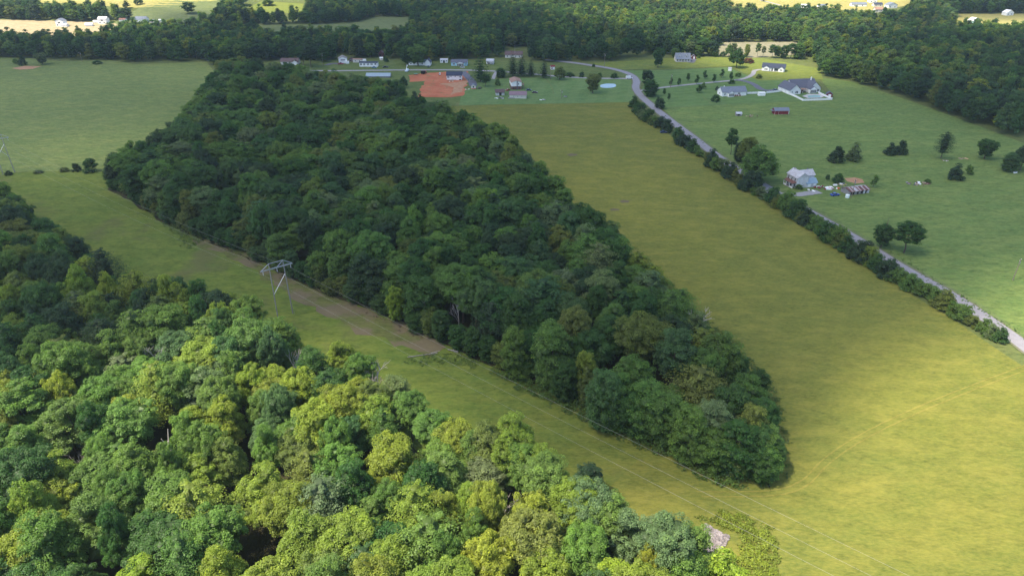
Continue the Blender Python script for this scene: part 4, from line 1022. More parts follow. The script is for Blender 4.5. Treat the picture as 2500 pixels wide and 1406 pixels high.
WOOD = mat("bare_timber", (.30, .23, .16), .85, .2, var=.2)
CONC = mat("concrete", (.42, .41, .39), .9, .2, var=.12)
POOLW = mat("pool_water", (.22, .42, .40), .06, .6, var=.06)
STEEL = mat("galvanised_steel", (.42, .44, .48), .4, .5, .6, var=.1)
POLEW = mat("utility_pole_wood", (.21, .17, .14), .9, .15, var=.2)
RUBBER = mat("tyre_rubber", (.02, .02, .02), .9, .2)
CARGL = mat("vehicle_glass", (.02, .025, .03), .08, .6)

def at(px, py, rz=0.0, back=0.0, side=0.0):
    x, y = G(px, py)
    x += -math.sin(rz) * back + math.cos(rz) * side; y += math.cos(rz) * back + math.sin(rz) * side
    return (x, y, float(hz(x, y)))

def chevron(span, zr, slope, over, th):
    """Roof section across a ridge: half span plus eaves, ridge height zr."""
    e = span / 2 + over; ze = zr - slope * e
    return [(-e, ze), (0, zr), (e, ze), (e, ze + th), (0, zr + th), (-e, ze + th)]

def block(root, w, d, h, rise, wall, roof, ridge='x', c=(0, 0), over=.45, z0=-.6, th=.16, names=("wall", "roof")):
    """One gabled volume of a building, centred at c in the building's own frame."""
    span = d if ridge == 'x' else w
    length = w if ridge == 'x' else d
    prof = [(-span / 2, z0), (span / 2, z0), (span / 2, h), (0, h + rise), (-span / 2, h)]
    b = MB().prism(prof, -length / 2, length / 2, 'y' if ridge == 'y' else 'x')
    b.v = [(x + c[0], y + c[1], z) for x, y, z in b.v]
    wo_ = b.build(names[0], wall, root)
    r = MB().prism(chevron(span, h + rise + .03, rise / (span / 2), over, th), -length / 2 - over, length / 2 + over, 'y' if ridge == 'y' else 'x')
    r.v = [(x + c[0], y + c[1], z) for x, y, z in r.v]
    ro_ = r.build(names[1], roof, root)
    return wo_, ro_

def opening(root, face, u, z, w, h, dims, c=(0, 0), name="window", m=None, trim=True):
    """Window or door on a face of a volume: the trim stands proud, the pane within it a little more."""
    W_, D_ = dims
    pos = {'f': (u, -D_ / 2), 'b': (u, D_ / 2), 'l': (-W_ / 2, u), 'r': (W_ / 2, u)}[face]
    flat = face in 'fb'
    m = m or (GLASS if name == "window" else DOORB)
    def bx(k, t, mm, nm, par):
        return MB().box((pos[0] + c[0], pos[1] + c[1], z), (w + k if flat else t, t if flat else w + k, h + k)).build(nm, mm, par)
    if trim:
        f = bx(.22, .10, TRIM, name, root); bx(0, .16, m, "pane" if name == "window" else "panel", f)
    else: bx(0, .12, m, name, root)

def bld(name, label, cat, px, py, rz_deg, w, d, h, rise, wall, roof, ridge='x', wins=(), group=None, over=.45, back=None, z0=-.6):
    rz = R_(rz_deg)
    root = empty(name, at(px, py, rz, d / 2 if back is None else back), rz)
    tag(root, label, cat, group)
    if w: block(root, w, d, h, rise, wall, roof, ridge, over=over, z0=z0)
    for q in wins: opening(root, q[0], q[1], q[2], q[3], q[4], (w, d), name=q[5] if len(q) > 5 else "window", m=q[6] if len(q) > 6 else None, trim=q[7] if len(q) > 7 else True)
    return root

# new white house on the clay
r = bld("white_house", "new white house with a dark roof on the red clay yard", "house", 1109, 196.5, 0, 12.6, 8, 3.9, 2.4, WHITE, NAVY,
        wins=[('f', -5.3, 2.5, .6, 1.5), ('f', -4.4, 2.5, .6, 1.5), ('f', -2.6, 3.0, .6, .8), ('f', .9, 3.0, .6, .8), ('f', 5.0, 2.7, .9, 1.2), ('f', 5.0, -.2, 1.7, 2.1, "door", DOORD)], z0=-1.6)
MB().box((-2.2, -4.12, .15), (8.0, .12, .6)).build("foundation", BLOCK, r)
# long mobile home
r = bld("mobile_home", "long white mobile home with a row of tall windows and dark roof", "mobile home", 900, 163.8, 0, 16.6, 5, 3.4, .8, WHITE, NAVY, over=.25,
        wins=[('f', u, 2.2, .62, 1.5) for u in (-7.2, -6.3, -4.2, -3.3, -1.0, .2, 2.4, 3.4)] + [('f', 6.3, 2.4, 1.5, 1.1)])
# light blue house with gabled porch
r = bld("blue_house", "light blue house with a white gabled porch and dark roof", "house", 1121, 161.5, -2, 14.6, 8, 3.0, 1.9, BLUE, CHAR, wins=[('f', -5.4, 1.6, .7, 1.4), ('f', -4.4, 1.6, .7, 1.4), ('f', 6.3, 1.6, .8, 1.3)])
block(r, 6.8, 3.0, 2.6, 1.2, TRIM, CHAR, 'y', (1.2, -5.0), .3, 2.35, .12, ("porch_gable", "porch_roof"))
for u in (-2.0, -.2, 2.5, 4.4): MB().box((u, -6.35, 1.15), (.16, .16, 2.36)).build("post", TRIM, r)
MB().box((1.2, -4.06, 1.15), (6.2, .14, 2.3)).build("porch_wall", GREYB, r)
# half hidden white house
r = bld("white_house", "long low white house half hidden behind the round yard tree", "house", 1023, 160.5, -4, 19, 8, 2.8, 1.8, WHITE, SLATE, wins=[('f', u, 1.5, .9, 1.2) for u in (-7.5, -4.5, -1, 3, 6)])
block(r, 5, 7, 3.0, 2.6, WHITE, CHAR, 'y', (8.2, -1.4))
MB().tube((8.2, 2, 4), (8.2, 2, 7.0), .3, n=6).build("chimney", BRICK, r)
r = bld("open_shed", "white open-fronted shed on the grass left of the blue house", "shed", 1084, 154.2, 0, 7.0, 4, 2.6, .9, WHITE, GALV, over=.2, wins=[('f', 0, 1.1, 1.8, 2.1, "door", DOORD), ('f', -2.3, 1.7, 1.0, .8), ('f', 2.3, 1.7, 1.0, .8)])
r = bld("shed", "grey metal-roofed shed with a lean-to right of the blue house", "shed", 1196, 157.5, -8, 6.6, 6, 3.0, 1.2, GREYW, GALV, over=.3, wins=[('f', -1.2, 1.2, 2.2, 2.0, "door", DOORD)])
MB().box((1.0, -4.0, 1.9), (4.6, 2.4, .12)).build("lean_to_roof", GALV, r)
for u in (-1.1, 3.1): MB().box((u, -5.0, .9), (.14, .14, 1.9)).build("post", GREYB, r)
# brown roofed house by the wood
r = bld("brown_roofed_house", "low house with a purple-brown roof beside the end of the wood", "house", 707, 158.5, 2, 16, 8.5, 2.8, 2.2, CREAM, BROWN, wins=[('f', -4, 1.5, 4, 1.5), ('f', 3.0, 1.4, .9, 1.2), ('f', 5.0, 1.3, .9, 2.0, "door")])
block(r, 4.6, 3, 2.6, 1.6, WHITE, BROWN, 'y', (5.6, -5.2))
# garage group
r = bld("garage", "grey-roofed white two-storey garage behind the red pickup", "garage", 838, 156, 14, 7.6, 7, 4.4, 2.0, WHITE, GREYB, 'y', wins=[('f', 0, 3.2, 4.0, .8), ('f', 1.4, 1.1, 3.0, 2.0, "door", TRIM), ('l', 0, 2, 5.5, 2.6, "door", GREYB, False)])
MB().box((3.8, -4.6, 1.1), (3.2, 2.2, 2.2)).build("annex", TRIM, r)
r = bld("small_barn", "little red-brown shed with a rounded roof by the garage", "shed", 856.5, 151.5, 0, 3.2, 4, 2.1, 1.2, MAROON, BROWN, 'y', over=.15, wins=[('f', 0, 1.1, 1.5, 1.9, "door")])
r = bld("trailer_house", "pale trailer with a pinkish flat roof behind the mobile home", "mobile home", 873, 153.5, -4, 9.0, 4.5, 2.7, .5, CREAM, TANR, over=.2, wins=[('f', -2, 1.6, .8, .9), ('f', 2, 1.6, .8, .9)])
MB().box((6.0, .2, 1.3), (2.8, 3.2, 2.6)).build("annex", TRIM, r)
r = bld("small_barn", "tall narrow maroon barn at the edge of the far trees", "barn", 930.5, 139, 0, 4.4, 5, 3.6, 1.8, MAROON, MAUVE, 'y', over=.25, wins=[('f', -.6, 1.2, 1.8, 2.2, "door", DOORD, False)])
r = bld("garden_shed", "tiny cream shed below the tall maroon barn", "shed", 931, 147.5, 0, 3.0, 2.4, 1.9, .6, CREAM, TRIM, over=.15, wins=[('f', .6, 1.2, .7, .7)])
r = bld("metal_roofed_shelter", "long low blue-grey metal roofed shelter between road and wood", "shelter", 923, 190.5, 0, 20.4, 7.5, 1.2, 2.0, GREYB, BLUEM, over=.3, wins=[('f', u, .5, .2, 1.2, "post", GREYB, False) for u in (-9, -5, 0, 5, 9)])
r = bld("brown_roofed_house", "brown roofed house among the far trees with a tall aerial beside", "house", 1254, 142, -3, 16.5, 9, 2.8, 2.6, CREAM, BROWN, wins=[('f', u, 1.5, 1.0, 1.2) for u in (-6, -2.5, 2, 5.5)])
MB().box((-2.5, -.6, 5.2), (1.0, 1.0, 1.4)).build("chimney", BRICK, r)
# two storey house with tan roof
r = bld("two_storey_house", "two-storey house with tan roof and white gable over dark brick", "house", 1261, 219.5, 6, 8.1, 15, 5.6, 1.3, WHITE, TANR, 'y', wins=[('f', -2.2, 1.2, .7, 1.5), ('f', -.9, 1.2, .7, 1.5), ('f', 2.6, 1.2, .7, 1.5), ('f', 1.7, 4.3, .6, 1.2), ('l', -3, 1.5, 1.0, 1.4), ('l', 2, 1.5, 1.0, 1.4)])
MB().box((0, -7.53, 1.1), (8.12, .1, 2.9)).build("brick_front", BRICK, r)
MB().box((-4.03, 0, 1.1), (.1, 15.1, 2.9)).build("brick_side", BRICK, r)
MB().box((.5, -7.9, 3.2), (.6, .6, 7.2)).build("chimney", CHAR, r)
MB().box((5.2, -2.0, 2.9), (2.3, 6.0, .14)).build("deck", WOOD, r)
for u in (-4.6, -1.9, .8): MB().box((6.2, u, 1.4), (.16, .16, 3.0)).build("post", WOOD, r)
MB().box((6.3, -2.0, 3.5), (.08, 6.0, 1.0)).build("railing", WOOD, r)
r = bld("long_outbuilding", "long white outbuilding with a mauve metal roof below the two-storey house", "outbuilding", 1264.5, 241.5, -1, 12.8, 7, 2.8, 1.9, CREAM, MAUVE, over=.4, wins=[('f', u, 1.7, .32, .9) for u in (-3.4, -.2, 3.0)])
MB().box((-5, -3.6, .5), (5, .4, .9)).build("plinth", BLOCK, r)
r = bld("open_shed", "brown roofed pale shed with a dark doorway and junk in front", "shed", 1221, 234, 4, 6.6, 6, 2.5, 1.6, GREYW, BROWN, over=.5, wins=[('f', .2, 1.2, 1.9, 2.3, "door", DOORD)])
# barn-roofed garden shed with red base
r = empty("garden_shed", at(1156, 218, 0, 2), 0); tag(r, "grey gambrel-roofed garden shed with a red base by the dark drive", "shed")
prof = [(-1.9, -.3), (1.9, -.3), (1.9, 1.9), (1.2, 2.9), (0, 3.4), (-1.2, 2.9), (-1.9, 1.9)]
MB().prism(prof, -2, 2).build("wall", CREAM, r)
MB().prism([(-2.1, 1.85), (-1.3, 3.0), (0, 3.55), (1.3, 3.0), (2.1, 1.85), (2.1, 2.0), (1.32, 3.14), (0, 3.7), (-1.32, 3.14), (-2.1, 2.0)], -2.2, 2.2).build("roof", SLATE, r)
MB().box((0, -2.05, .1), (3.9, .12, .9)).build("skirting", mat("red_skirting", (.50, .06, .06), .7), r)
opening(r, 'f', 0, 1.6, 1.1, 1.3, (0, 4))
# dormered cottage
r = bld("cottage", "blue-grey roofed cottage with two white dormers and a front porch", "house", 1667, 151.5, -2, 13.4, 9, 2.9, 4.2, CREAM, SLATE, over=.5, wins=[('f', u, 1.4, .9, 1.5) for u in (-5, -2.7, 2.7, 5)] + [('f', 0, 1.1, 1.0, 2.1, "door"), ('l', 0, 1.6, .8, 1.3), ('l', 0, 4.6, .7, 1.1)])
MB().prism([(-6.4, 2.45), (-4.4, 3.1), (-4.4, 3.22), (-6.4, 2.57)], -6.7, 6.7, 'x').build("porch_roof", SLATE, r)
for u in (-6.5, -3.9, -1.3, 1.3, 3.9, 6.5): MB().box((u, -6.1, 1.2), (.16, .16, 2.6)).build("post", TRIM, r)
MB().box((0, -5.5, .05), (13.4, 1.9, .3)).build("porch_floor", CONC, r)
for u in (-3.1, 3.2):
    block(r, 1.5, 2.6, 5.3, .9, TRIM, SLATE, 'y', (u, -2.0), .2, 3.9, .1, ("dormer", "dormer_roof"))
    opening(r, 'f', 0, 4.75, .8, 1.0, (0, 2.6), (u, -2.0))
r = bld("garden_shed", "red garden shed with white doors beside the dormered cottage", "shed", 1694, 145, -4, 3.6, 4, 2.4, 1.5, REDW, CHAR, 'y', over=.2, wins=[('f', 0, 1.2, 1.3, 1.9, "door", TRIM), ('f', 0, 3.0, .5, .5)])
r = bld("porch_swing_shed", "little white pergola between the cottage and the red shed", "shed", 1687, 144.5, 0, 2.4, 2.2, 2.0, .4, TRIM, TANR, over=.15, wins=[('f', 0, 1.0, 1.2, 1.4, "door", DOORD, False)])
# white house with two front gables
r = bld("white_house", "white house with a dark blue roof and two small front gables", "house", 1887, 175.2, -22, 19, 9.5, 3.2, 2.8, WHITE, NAVY, wins=[('f', -6.4, 1.9, .8, 1.2), ('f', -5.3, 1.9, .8, 1.2), ('f', 6.0, 1.8, .8, 1.2), ('f', 7.0, 1.8, .8, 1.2), ('f', -.9, 1.5, 1.1, 2.3, "door", DOORD), ('f', 2.4, 1.6, 3.2, 2.1)])
for u, w_ in ((-6.0, 5.2), (6.6, 4.0)):
    block(r, w_, 3.0, 3.0, 1.5, WHITE, NAVY, 'y', (u, -4.4), .25, -.6, .13, ("gable_wing", "gable_roof"))
    for k in (-.9, 0, .9) if w_ > 5 else (-.5, .5): opening(r, 'f', k, 1.8, .65, 1.15, (0, 3.0), (u, -4.4))
MB().box((-3.4, -6.0, .0), (11.6, .12, .9)).build("foundation", BLOCK, r)
MB().box((.4, -5.6, .2), (1.6, 1.4, .5)).build("steps", CONC, r)
r = bld("field_shed", "small white field shed at the corner of the mown lawn", "shed", 1781.5, 174.5, -12, 2.8, 3.0, 2.6, .3, WHITE, GALV, over=.15, wins=[('l', 0, 1.1, 1.2, 1.8, "door", DOORD, False)])
# long white house
r = bld("long_white_house", "long white house with a grey roof and glazed front room", "house", 1792, 235.2, 9, 19.6, 9, 3.2, 3.0, WHITE, SLATE, wins=[('f', -7.6, 1.6, .7, 1.3), ('f', 3.2, 1.8, .7, 1.3), ('f', 4.3, 1.8, .7, 1.3), ('l', 0, 1.6, .9, 1.3)])
block(r, 4.2, 3.4, 2.9, 1.3, WHITE, SLATE, 'y', (-3.6, -5.6), .3, -.5, .13, ("sun_room", "sun_room_roof"))
for k in (-1.5, -.5, .5, 1.5): opening(r, 'f', k, 1.5, .68, 2.1, (0, 3.4), (-3.6, -5.6))
MB().box((2.2, -5.4, .15), (6.6, 1.8, .35)).build("deck", WOOD, r)
for u in (.4, 2.0, 4.2): MB().box((u, -5.6, .8), (.9, .8, .8)).build("garden_chair", BRICK, r)
MB().tube((-6.2, 1.5, 5), (-6.2, 1.5, 6.6), .35, n=8).build("chimney", TRIM, r)
# big house with garage wing and pool
rz = R_(11)
r = empty("large_house", at(1940.5, 231.5, rz, 8.5), rz); tag(r, "large pale house with a charcoal roof, double gables and garage wing", "house")
PALE = mat("pale_grey_siding", (.72, .72, .70), .7, .25, var=.06)
block(r, 9.2, 17, 3.3, 4.0, PALE, CHAR, 'y', (0, 0), .5)
for u in (.6, 1.8): opening(r, 'f', u, 1.7, .8, 1.7, (0, 17), (0, 0))
opening(r, 'f', -2.6, 1.9, .6, 1.0, (0, 17), (0, 0))
for u in (-5, 0): opening(r, 'l', u, 1.4, 2.6, 2.3, (9.2, 0), (0, 0), "door", TRIM)
block(r, 21, 12, 3.6, 4.8, PALE, CHAR, 'x', (12.5, 5.5), .5, -.6, .16, ("main_wall", "main_roof"))
block(r, 9.6, 9, 3.6, 4.35, PALE, CHAR, 'y', (18.2, -1.2), .5, -.6, .15, ("front_wing", "front_roof"))
for u in (2.4, 3.4): opening(r, 'f', u, 1.8, .75, 1.7, (0, 9), (18.2, -1.2))
block(r, 5.6, 2.6, 3.2, 2.0, TRIM, CHAR, 'y', (15.6, -6.8), .25, -.5, .13, ("sun_room", "sun_room_roof"))
for k in (-2.1, -1.25, -.4, .45, 1.3, 2.1): opening(r, 'f', k, 1.6, .62, 2.3, (0, 2.6), (15.6, -6.8))
MB().box((8.6, -3.2, 2.7), (6.8, 4.6, .14)).build("patio_roof", TANR, r)
for u in (5.5, 8.5, 11.7): MB().box((u, -5.3, 1.2), (.16, .16, 2.9)).build("post", TRIM, r)
MB().box((8.6, -.6, 1.2), (6.8, .12, 2.6)).build("patio_wall", BRICK, r)
for u in (7, 8.6, 10.4): MB().box((u, -4.0, .5), (1.0, .9, .9)).build("garden_chair", DOORB, r)
MB().tube((19.2, 3.2, 6.5), (19.2, 3.2, 10.2), .45, n=8).build("chimney", TRIM, r)
# pool and terrace
pr = sheet("pool_terrace", GP([(1958, 236), (1972, 231), (2000, 231), (2012, 236), (2006, 240), (1972, 241)]), CONC, .26, 3)
pg = GP([(1970, 235.5), (1990, 233.5), (2003, 235), (2003, 238.8), (1974, 239.6)])
o = sheet("pool", pg, POOLW, .34, 3)
# white picket fences
def picket(name, label, pts, h=1.35):
    P3 = [G(*p) for p in pts]
    root = empty(name, (P3[0][0], P3[0][1], float(hz(*P3[0])))); tag(root, label, "fence", "white garden fences")
    base = Vector(root.location)
    pm = None; po = None
    for a, b_ in zip(P3, P3[1:]):
        L = math.hypot(b_[0] - a[0], b_[1] - a[1]); k = max(1, round(L / 2.4)); ang = math.atan2(b_[1] - a[1], b_[0] - a[0])
        if pm is None:
            m = MB().box((1.2, 0, h * .55), (2.24, .05, h * .86)); pm = m
            mesh_p = bpy.data.meshes.new("fence_panel"); mesh_p.from_pydata(m.v, [], m.f); mesh_p.materials.append(TRIM)
            m2 = MB().box((0, 0, h * .55), (.15, .15, h * 1.12)); mesh_o = bpy.data.meshes.new("post"); mesh_o.from_pydata(m2.v, [], m2.f); mesh_o.materials.append(TRIM)
        for i in range(k):
            x = a[0] + (b_[0] - a[0]) * i / k; y = a[1] + (b_[1] - a[1]) * i / k
            z = float(hz(x, y)) + .05
            pn = link("fence_panel", mesh_p, root, Vector((x, y, z)) - base, ang); pn.scale = (L / k / 2.4, 1, 1)
            link("post", mesh_o, root, Vector((x, y, z)) - base, ang)
    x, y = P3[-1]; link("post", mesh_o, root, Vector((x, y, float(hz(x, y)) + .05)) - base)
picket("picket_fence", "white fence running round the swimming pool", [(1928, 232.5), (1944, 239.5), (1959, 247.5), (1995, 246.6), (2031, 245), (2014, 237), (1997, 229)], 1.6)
picket("picket_fence", "white fence between the long house and the small white box", [(1824, 230.5), (1851, 229.8)], 1.6)
picket("picket_fence", "white fence from the small white box to the garage wing", [(1871, 229), (1890, 227), (1909, 224.5)], 1.6)
r = bld("garden_shed", "white flat box shed standing in the line of the white fence", "shed", 1860.5, 235, 4, 5.0, 3.2, 2.3, .2, WHITE, TRIM, over=.1)
r = bld("garden_shed", "little dark shed with white trim at the pool fence corner", "shed", 2024, 238.5, -16, 4.2, 4.4, 2.4, 1.4, REDW, CHAR, 'y', over=.3, wins=[('f', .2, 1.2, 1.7, 2.0, "door", TRIM), ('l', 0, 1.3, .9, 1.1)])
r = bld("red_barn", "red barn with white trim and a grey roof in the paddock", "barn", 1908, 280, 3, 10.2, 5, 2.6, 1.5, REDW, SLATE, over=.3, wins=[('f', 1.3, 1.2, 7.0, 2.2, "door", REDW), ('f', -3.6, 1.2, 2.6, 2.3, "door", REDW), ('f', 5.0, 1.2, .2, 2.6, "post", TRIM, False)])
MB().box((-2.4, -.2, 3.9), (.5, .5, 1.0)).build("vent", CHAR, r)
MB().box((-5.9, .4, 2.3), (1.8, 4.0, .14)).build("lean_to_roof", SLATE, r)
r = bld("animal_shelter", "small grey shelter alone in the paddock", "shelter", 1804, 284, 0, 3.8, 3, 1.6, .8, GREYB, GALV, over=.25, wins=[('f', -.3, .8, 1.5, 1.0, "door", DOORD, False), ('f', 1.5, 1.0, .4, .5, "window", TRIM, False)])
# old farmhouse
rz = R_(16)
r = empty("farmhouse", at(1955.5, 459, rz, 4), rz); tag(r, "weathered white two-storey farmhouse with a tin roof by the road", "farmhouse")
block(r, 6.6, 8.6, 5.6, 2.3, GREYW, TIN, 'y', (0, 0), .35)
for u in (-2.6, 0, 2.6): opening(r, 'l', u, 4.2, .75, 1.5, (6.6, 0))
for u in (-2.8, 2.6): opening(r, 'l', u, 1.4, .75, 1.5, (6.6, 0))
opening(r, 'l', 0, 1.2, 1.0, 2.2, (6.6, 0), name="door", m=DOORD)
MB().prism([(-5.4, 2.55), (-3.3, 3.35), (-3.3, 3.45), (-5.4, 2.65)], -4.0, 3.6).build("porch_roof", RUST, r)
for u in (-3.8, -1.3, 1.2, 3.4): MB().box((-5.2, u, 1.2), (.17, .17, 2.8)).build("post", TRIM, r)
for u in (-2.55, 2.3): MB().box((-5.2, u, .55), (.07, 2.1, .8)).build("railing", TRIM, r)
MB().box((-4.3, -.2, -.1), (2.1, 7.6, .4)).build("porch_floor", GREYB, r)
block(r, 8.0, 5.6, 4.9, 2.0, GREYW, TIN, 'x', (6.0, 2.6), .35, -.6, .15, ("ell_wall", "ell_roof"))
block(r, 6.0, 4.4, 2.4, 1.7, GREYW, BLUER, 'x', (5.6, -2.4), .45, -.6, .13, ("kitchen_wall", "kitchen_roof"))
MB().box((0, 3.2, 7.6), (.7, .7, 1.6)).build("chimney", GREYB, r)
MB().box((7.6, 3.2, 6.8), (.5, .5, 1.2)).build("chimney", CHAR, r)
opening(r, 'f', 0, 1.4, 1.5, 1.9, (0, 4.4), (4.2, -2.4), name="door", m=TRIM)
opening(r, 'f', 0, 1.5, 1.3, 1.0, (0, 4.4), (7.4, -2.4), name="door", m=TRIM)
# rusty barn with its sheets of roofing
rz = R_(18)
r = empty("rusty_barn", at(2097, 474.5, rz, 3), rz); tag(r, "low collapsing barn with rust red and silver roof sheets", "barn")
MB().prism([(-3, -.4), (3, -.4), (3, 2.0), (0, 3.0), (-3, 2.0)], -6, 6, 'x').build("wall", GREYB, r)
for u, w_ in ((-1.0, .9), (1.5, 1.4), (4.4, 1.7), (-4.2, 2.2)): MB().box((u, -3.02, 1.0), (w_, .1, 1.5)).build("opening", DOORD, r)  # dark panels on the solid wall, painted as shaded openings
MB().box((2.9, -3.06, .8), (1.0, .12, 1.9)).build("boarding", GREYW, r)
MB().box((5.2, -3.06, .7), (1.5, .12, 1.5)).build("boarding", GREYW, r)
DULL = mat("dull_roof_sheet", (.36, .32, .32), .8, .2, var=.25, scale=1.2, dirt=(.17, .09, .075), dirt_amt=.7)
DARKR = mat("dark_rust_sheet", (.115, .055, .052), .9, .15, var=.3)
tones = [DARKR, RUST, DULL, RUST, DULL, TIN, DULL, RUST, DULL, RUST, DARKR, DULL, RUST, DARKR, DULL, RUST]
for k in range(16):
    u = -6.4 + k * .8 + .4
    for sgn in (-1, 1):
        a = rnd.uniform(-.05, .05)
        MB().prism([(sgn * 0.02, 3.10 + a), (sgn * 3.5, 1.93 + a), (sgn * 3.5, 1.97 + a), (sgn * .02, 3.14 + a)], u - .41, u + .40, 'x').build("roof_sheet", tones[k] if sgn < 0 else rnd.choice((RUST, TIN)), r)

# far houses
FAR = [("far_house", "far two-storey white house on the pale stubble field", 147, 66, 0, 9, 8, 6.2, 2.2, WHITE, SLATE, 'y'), ("far_shed", "low white annex beside the far two-storey house", 156, 66.5, 0, 7, 5, 2.6, .8, WHITE, TRIM, 'x'),
       ("far_house", "far white house with one wide window facing the valley", 251, 60, 0, 10, 8, 5.4, 2.4, WHITE, GALV, 'x'), ("far_greenhouse", "curved white greenhouse left of the far wide-windowed house", 217, 65, 12, 8, 5, 1.8, 1.4, TRIM, TRIM, 'x'),
       ("far_shed", "small white canopy behind the far greenhouse", 234, 57, 0, 6, 4, 1.8, .8, TRIM, TRIM, 'x'), ("far_shed", "far open shed with a rusty end between two white houses", 299, 55.5, 0, 7.5, 5, 3, 1.2, WHITE, RUST, 'x'),
       ("far_house", "far white house with a grey hipped roof below the hill", 344, 56, 4, 13, 9, 3.6, 2.6, WHITE, SLATE, 'x'), ("far_tank", "little white shed on the hill lane", 391, 54, 0, 3, 3, 2.2, .5, TRIM, TRIM, 'x'), ("far_tank", "tiny grey shed left of the little white shed", 373, 53, 0, 2.4, 2, 1.6, .4, GREYW, GREYW, 'x'),
       ("white_box_house", "small white house showing through the middle of the far wood", 1067, 94, 0, 6, 5, 4.5, 1.2, WHITE, BROWN, 'x'),
       ("far_house", "far white roofed house furthest along the yellow field edge", 1963, 20, 0, 11, 7, 2.6, 1.6, WHITE, WHITE, 'x'), ("far_house", "far low white house alone in the yellow field", 2008, 20, 0, 11, 7, 2.8, 1.4, WHITE, SLATE, 'x'),
       ("far_house", "far long white house with a blue-grey roof above the trees", 2097, 17, -3, 21, 8, 3, 2, WHITE, SLATE, 'x'), ("far_house", "far dark roofed house among the sunlit trees", 2144, 17.5, 0, 12, 8, 2.8, 2.2, CREAM, NAVY, 'x'),
       ("far_house", "far house with an orange-brown roof among the sunlit trees", 2146, 31, 0, 10.5, 8, 3.4, 2.6, CREAM, TANR, 'x'), ("far_house", "far grey house with white gables among the sunlit trees", 2179, 21, 10, 14, 9, 4, 3, WHITE, SLATE, 'y'),
       ("far_house", "far tall white house at the top edge of the picture", 2132, 8, 0, 10, 9, 6, 2, WHITE, TRIM, 'y'), ("far_shed", "white roofed barn low among the sunlit trees", 2000, 32, -6, 11, 6, 2.4, 1.2, CREAM, WHITE, 'x'), ("far_shed", "white shed furthest down in the sunlit trees", 2166, 43, 0, 9, 5, 2.2, 1, CREAM, WHITE, 'x'),
       ("far_house", "far white gabled house in the dry field by the wood", 2465, 39, 12, 10.5, 8, 3.6, 3, WHITE, WHITE, 'y'), ("far_house", "blue-walled far house with a white roof by the dark wood", 2384, 59, 16, 10.5, 9, 3.6, 3, BLUE, WHITE, 'y')]
for nm, lab, px, py, rz, w, d, h, ri, wl, rf, ax_ in FAR:
    r = bld(nm, lab, "house" if "house" in nm else "shed", px, py, rz, w, d, h, ri, wl, rf, ax_, over=.3)
    if "house" in nm and w > 8:
        for u in (-w * .28, w * .22): opening(r, 'f', u, min(h * .5, 1.7), 1.2, 1.3, (w, d))
        if h > 5: opening(r, 'f', 0, 4.2, 2.4, 1.3, (w, d))

# ------------------------------------------------------------------ vehicles
def vehicle(name, label, cat, px, py, deg, paint, kind="car"):
    rz = R_(deg)
    r = empty(name, at(px, py), rz); tag(r, label, cat)
    m = mat("vehicle_paint", paint, .3, .5, var=.05)
    L = {"car": 4.5, "pickup": 5.4, "van": 5.6}[kind]
    if kind == "car":
        prof = [(-2.25, .35), (2.2, .35), (2.25, .75), (1.2, .95), (-1.9, 1.0), (-2.25, .85)]; cab = [(-1.75, .97), (1.0, .93), (.35, 1.5), (-1.1, 1.52)]
    elif kind == "pickup":
        prof = [(-2.7, .45), (2.65, .45), (2.7, .95), (1.5, 1.15), (-2.7, 1.15)]; cab = [(-.8, 1.14), (1.3, 1.14), (.7, 1.85), (-.65, 1.87)]
    else:
        prof = [(-2.8, .4), (2.7, .4), (2.75, 1.0), (1.9, 1.25), (1.2, 2.3), (-2.8, 2.4)]; cab = [(1.25, 1.3), (2.0, 1.27), (1.35, 2.05), (1.1, 2.15)]
    MB().prism(prof, -.88, .88).build("body", m, r)
    MB().prism(cab, -.9 if kind == "van" else -.78, .9 if kind == "van" else .78).build("windows", CARGL, r)
    if kind == "van": pass
    else:
        a = cab[3][0] + .05; b_ = cab[2][0] - .05; z = cab[2][1]
        MB().box(((a + b_) / 2, 0, z + .03), (b_ - a, 1.5, .05)).build("roof", m, r)
    for sx_ in (-1, 1):
        for sy_ in (-1, 1):
            MB().tube((sx_ * L * .31, sy_ * .74, .34), (sx_ * L * .31, sy_ * .93, .34), .34, n=10).build("wheel", RUBBER, r)
    for sy_ in (-.6, .6): MB().box((prof[2][0] - .02, sy_, .75 if kind == "car" else .85), (.08, .3, .15)).build("headlight", TRIM, r)
    return r
vehicle("van", "white delivery van at the side road mouth by the bend", "van", 1536, 193, 12, (.78, .78, .78), "van")
vehicle("car", "dark blue car parked on the hay field under the hedge", "car", 1620, 325, 4, (.03, .06, .15))
vehicle("car", "blue car parked by the junk heap beside the rusty barn", "car", 2038, 478, 14, (.03, .07, .34))
vehicle("pickup", "red pickup with a white cab outside the white garage", "pickup", 832, 158, 176, (.28, .03, .05), "pickup")
vehicle("car", "blue car in front of the long mobile home", "car", 914, 167, 4, (.12, .25, .38))
vehicle("pickup", "dark pickup parked right of the long mobile home", "pickup", 941, 166, 186, (.03, .03, .04), "pickup")
vehicle("car", "dark blue car on the lawn beside the mauve roofed outbuilding", "car", 1291, 222, 6, (.04, .06, .12))
vehicle("car", "dark red car on the lawn, lower of two parked there", "car", 1306, 228, -8, (.08, .03, .05))
vehicle("car", "dark car at the end of the garage wing beside the white fence", "car", 1893, 222, 8, (.06, .08, .12))
vehicle("car", "white car outside the blue house porch", "car", 1129, 166.5, 2, (.6, .6, .6))
vehicle("car", "dark car parked outside the purple-brown roofed house", "car", 694, 162, 200, (.05, .06, .09))
vehicle("pickup", "silver vehicle parked below the purple-brown roofed house", "car", 701, 167, 184, (.42, .44, .47), "pickup")
vehicle("car", "dark green car beside the half-hidden white house", "car", 1046, 165, 90, (.02, .06, .045))
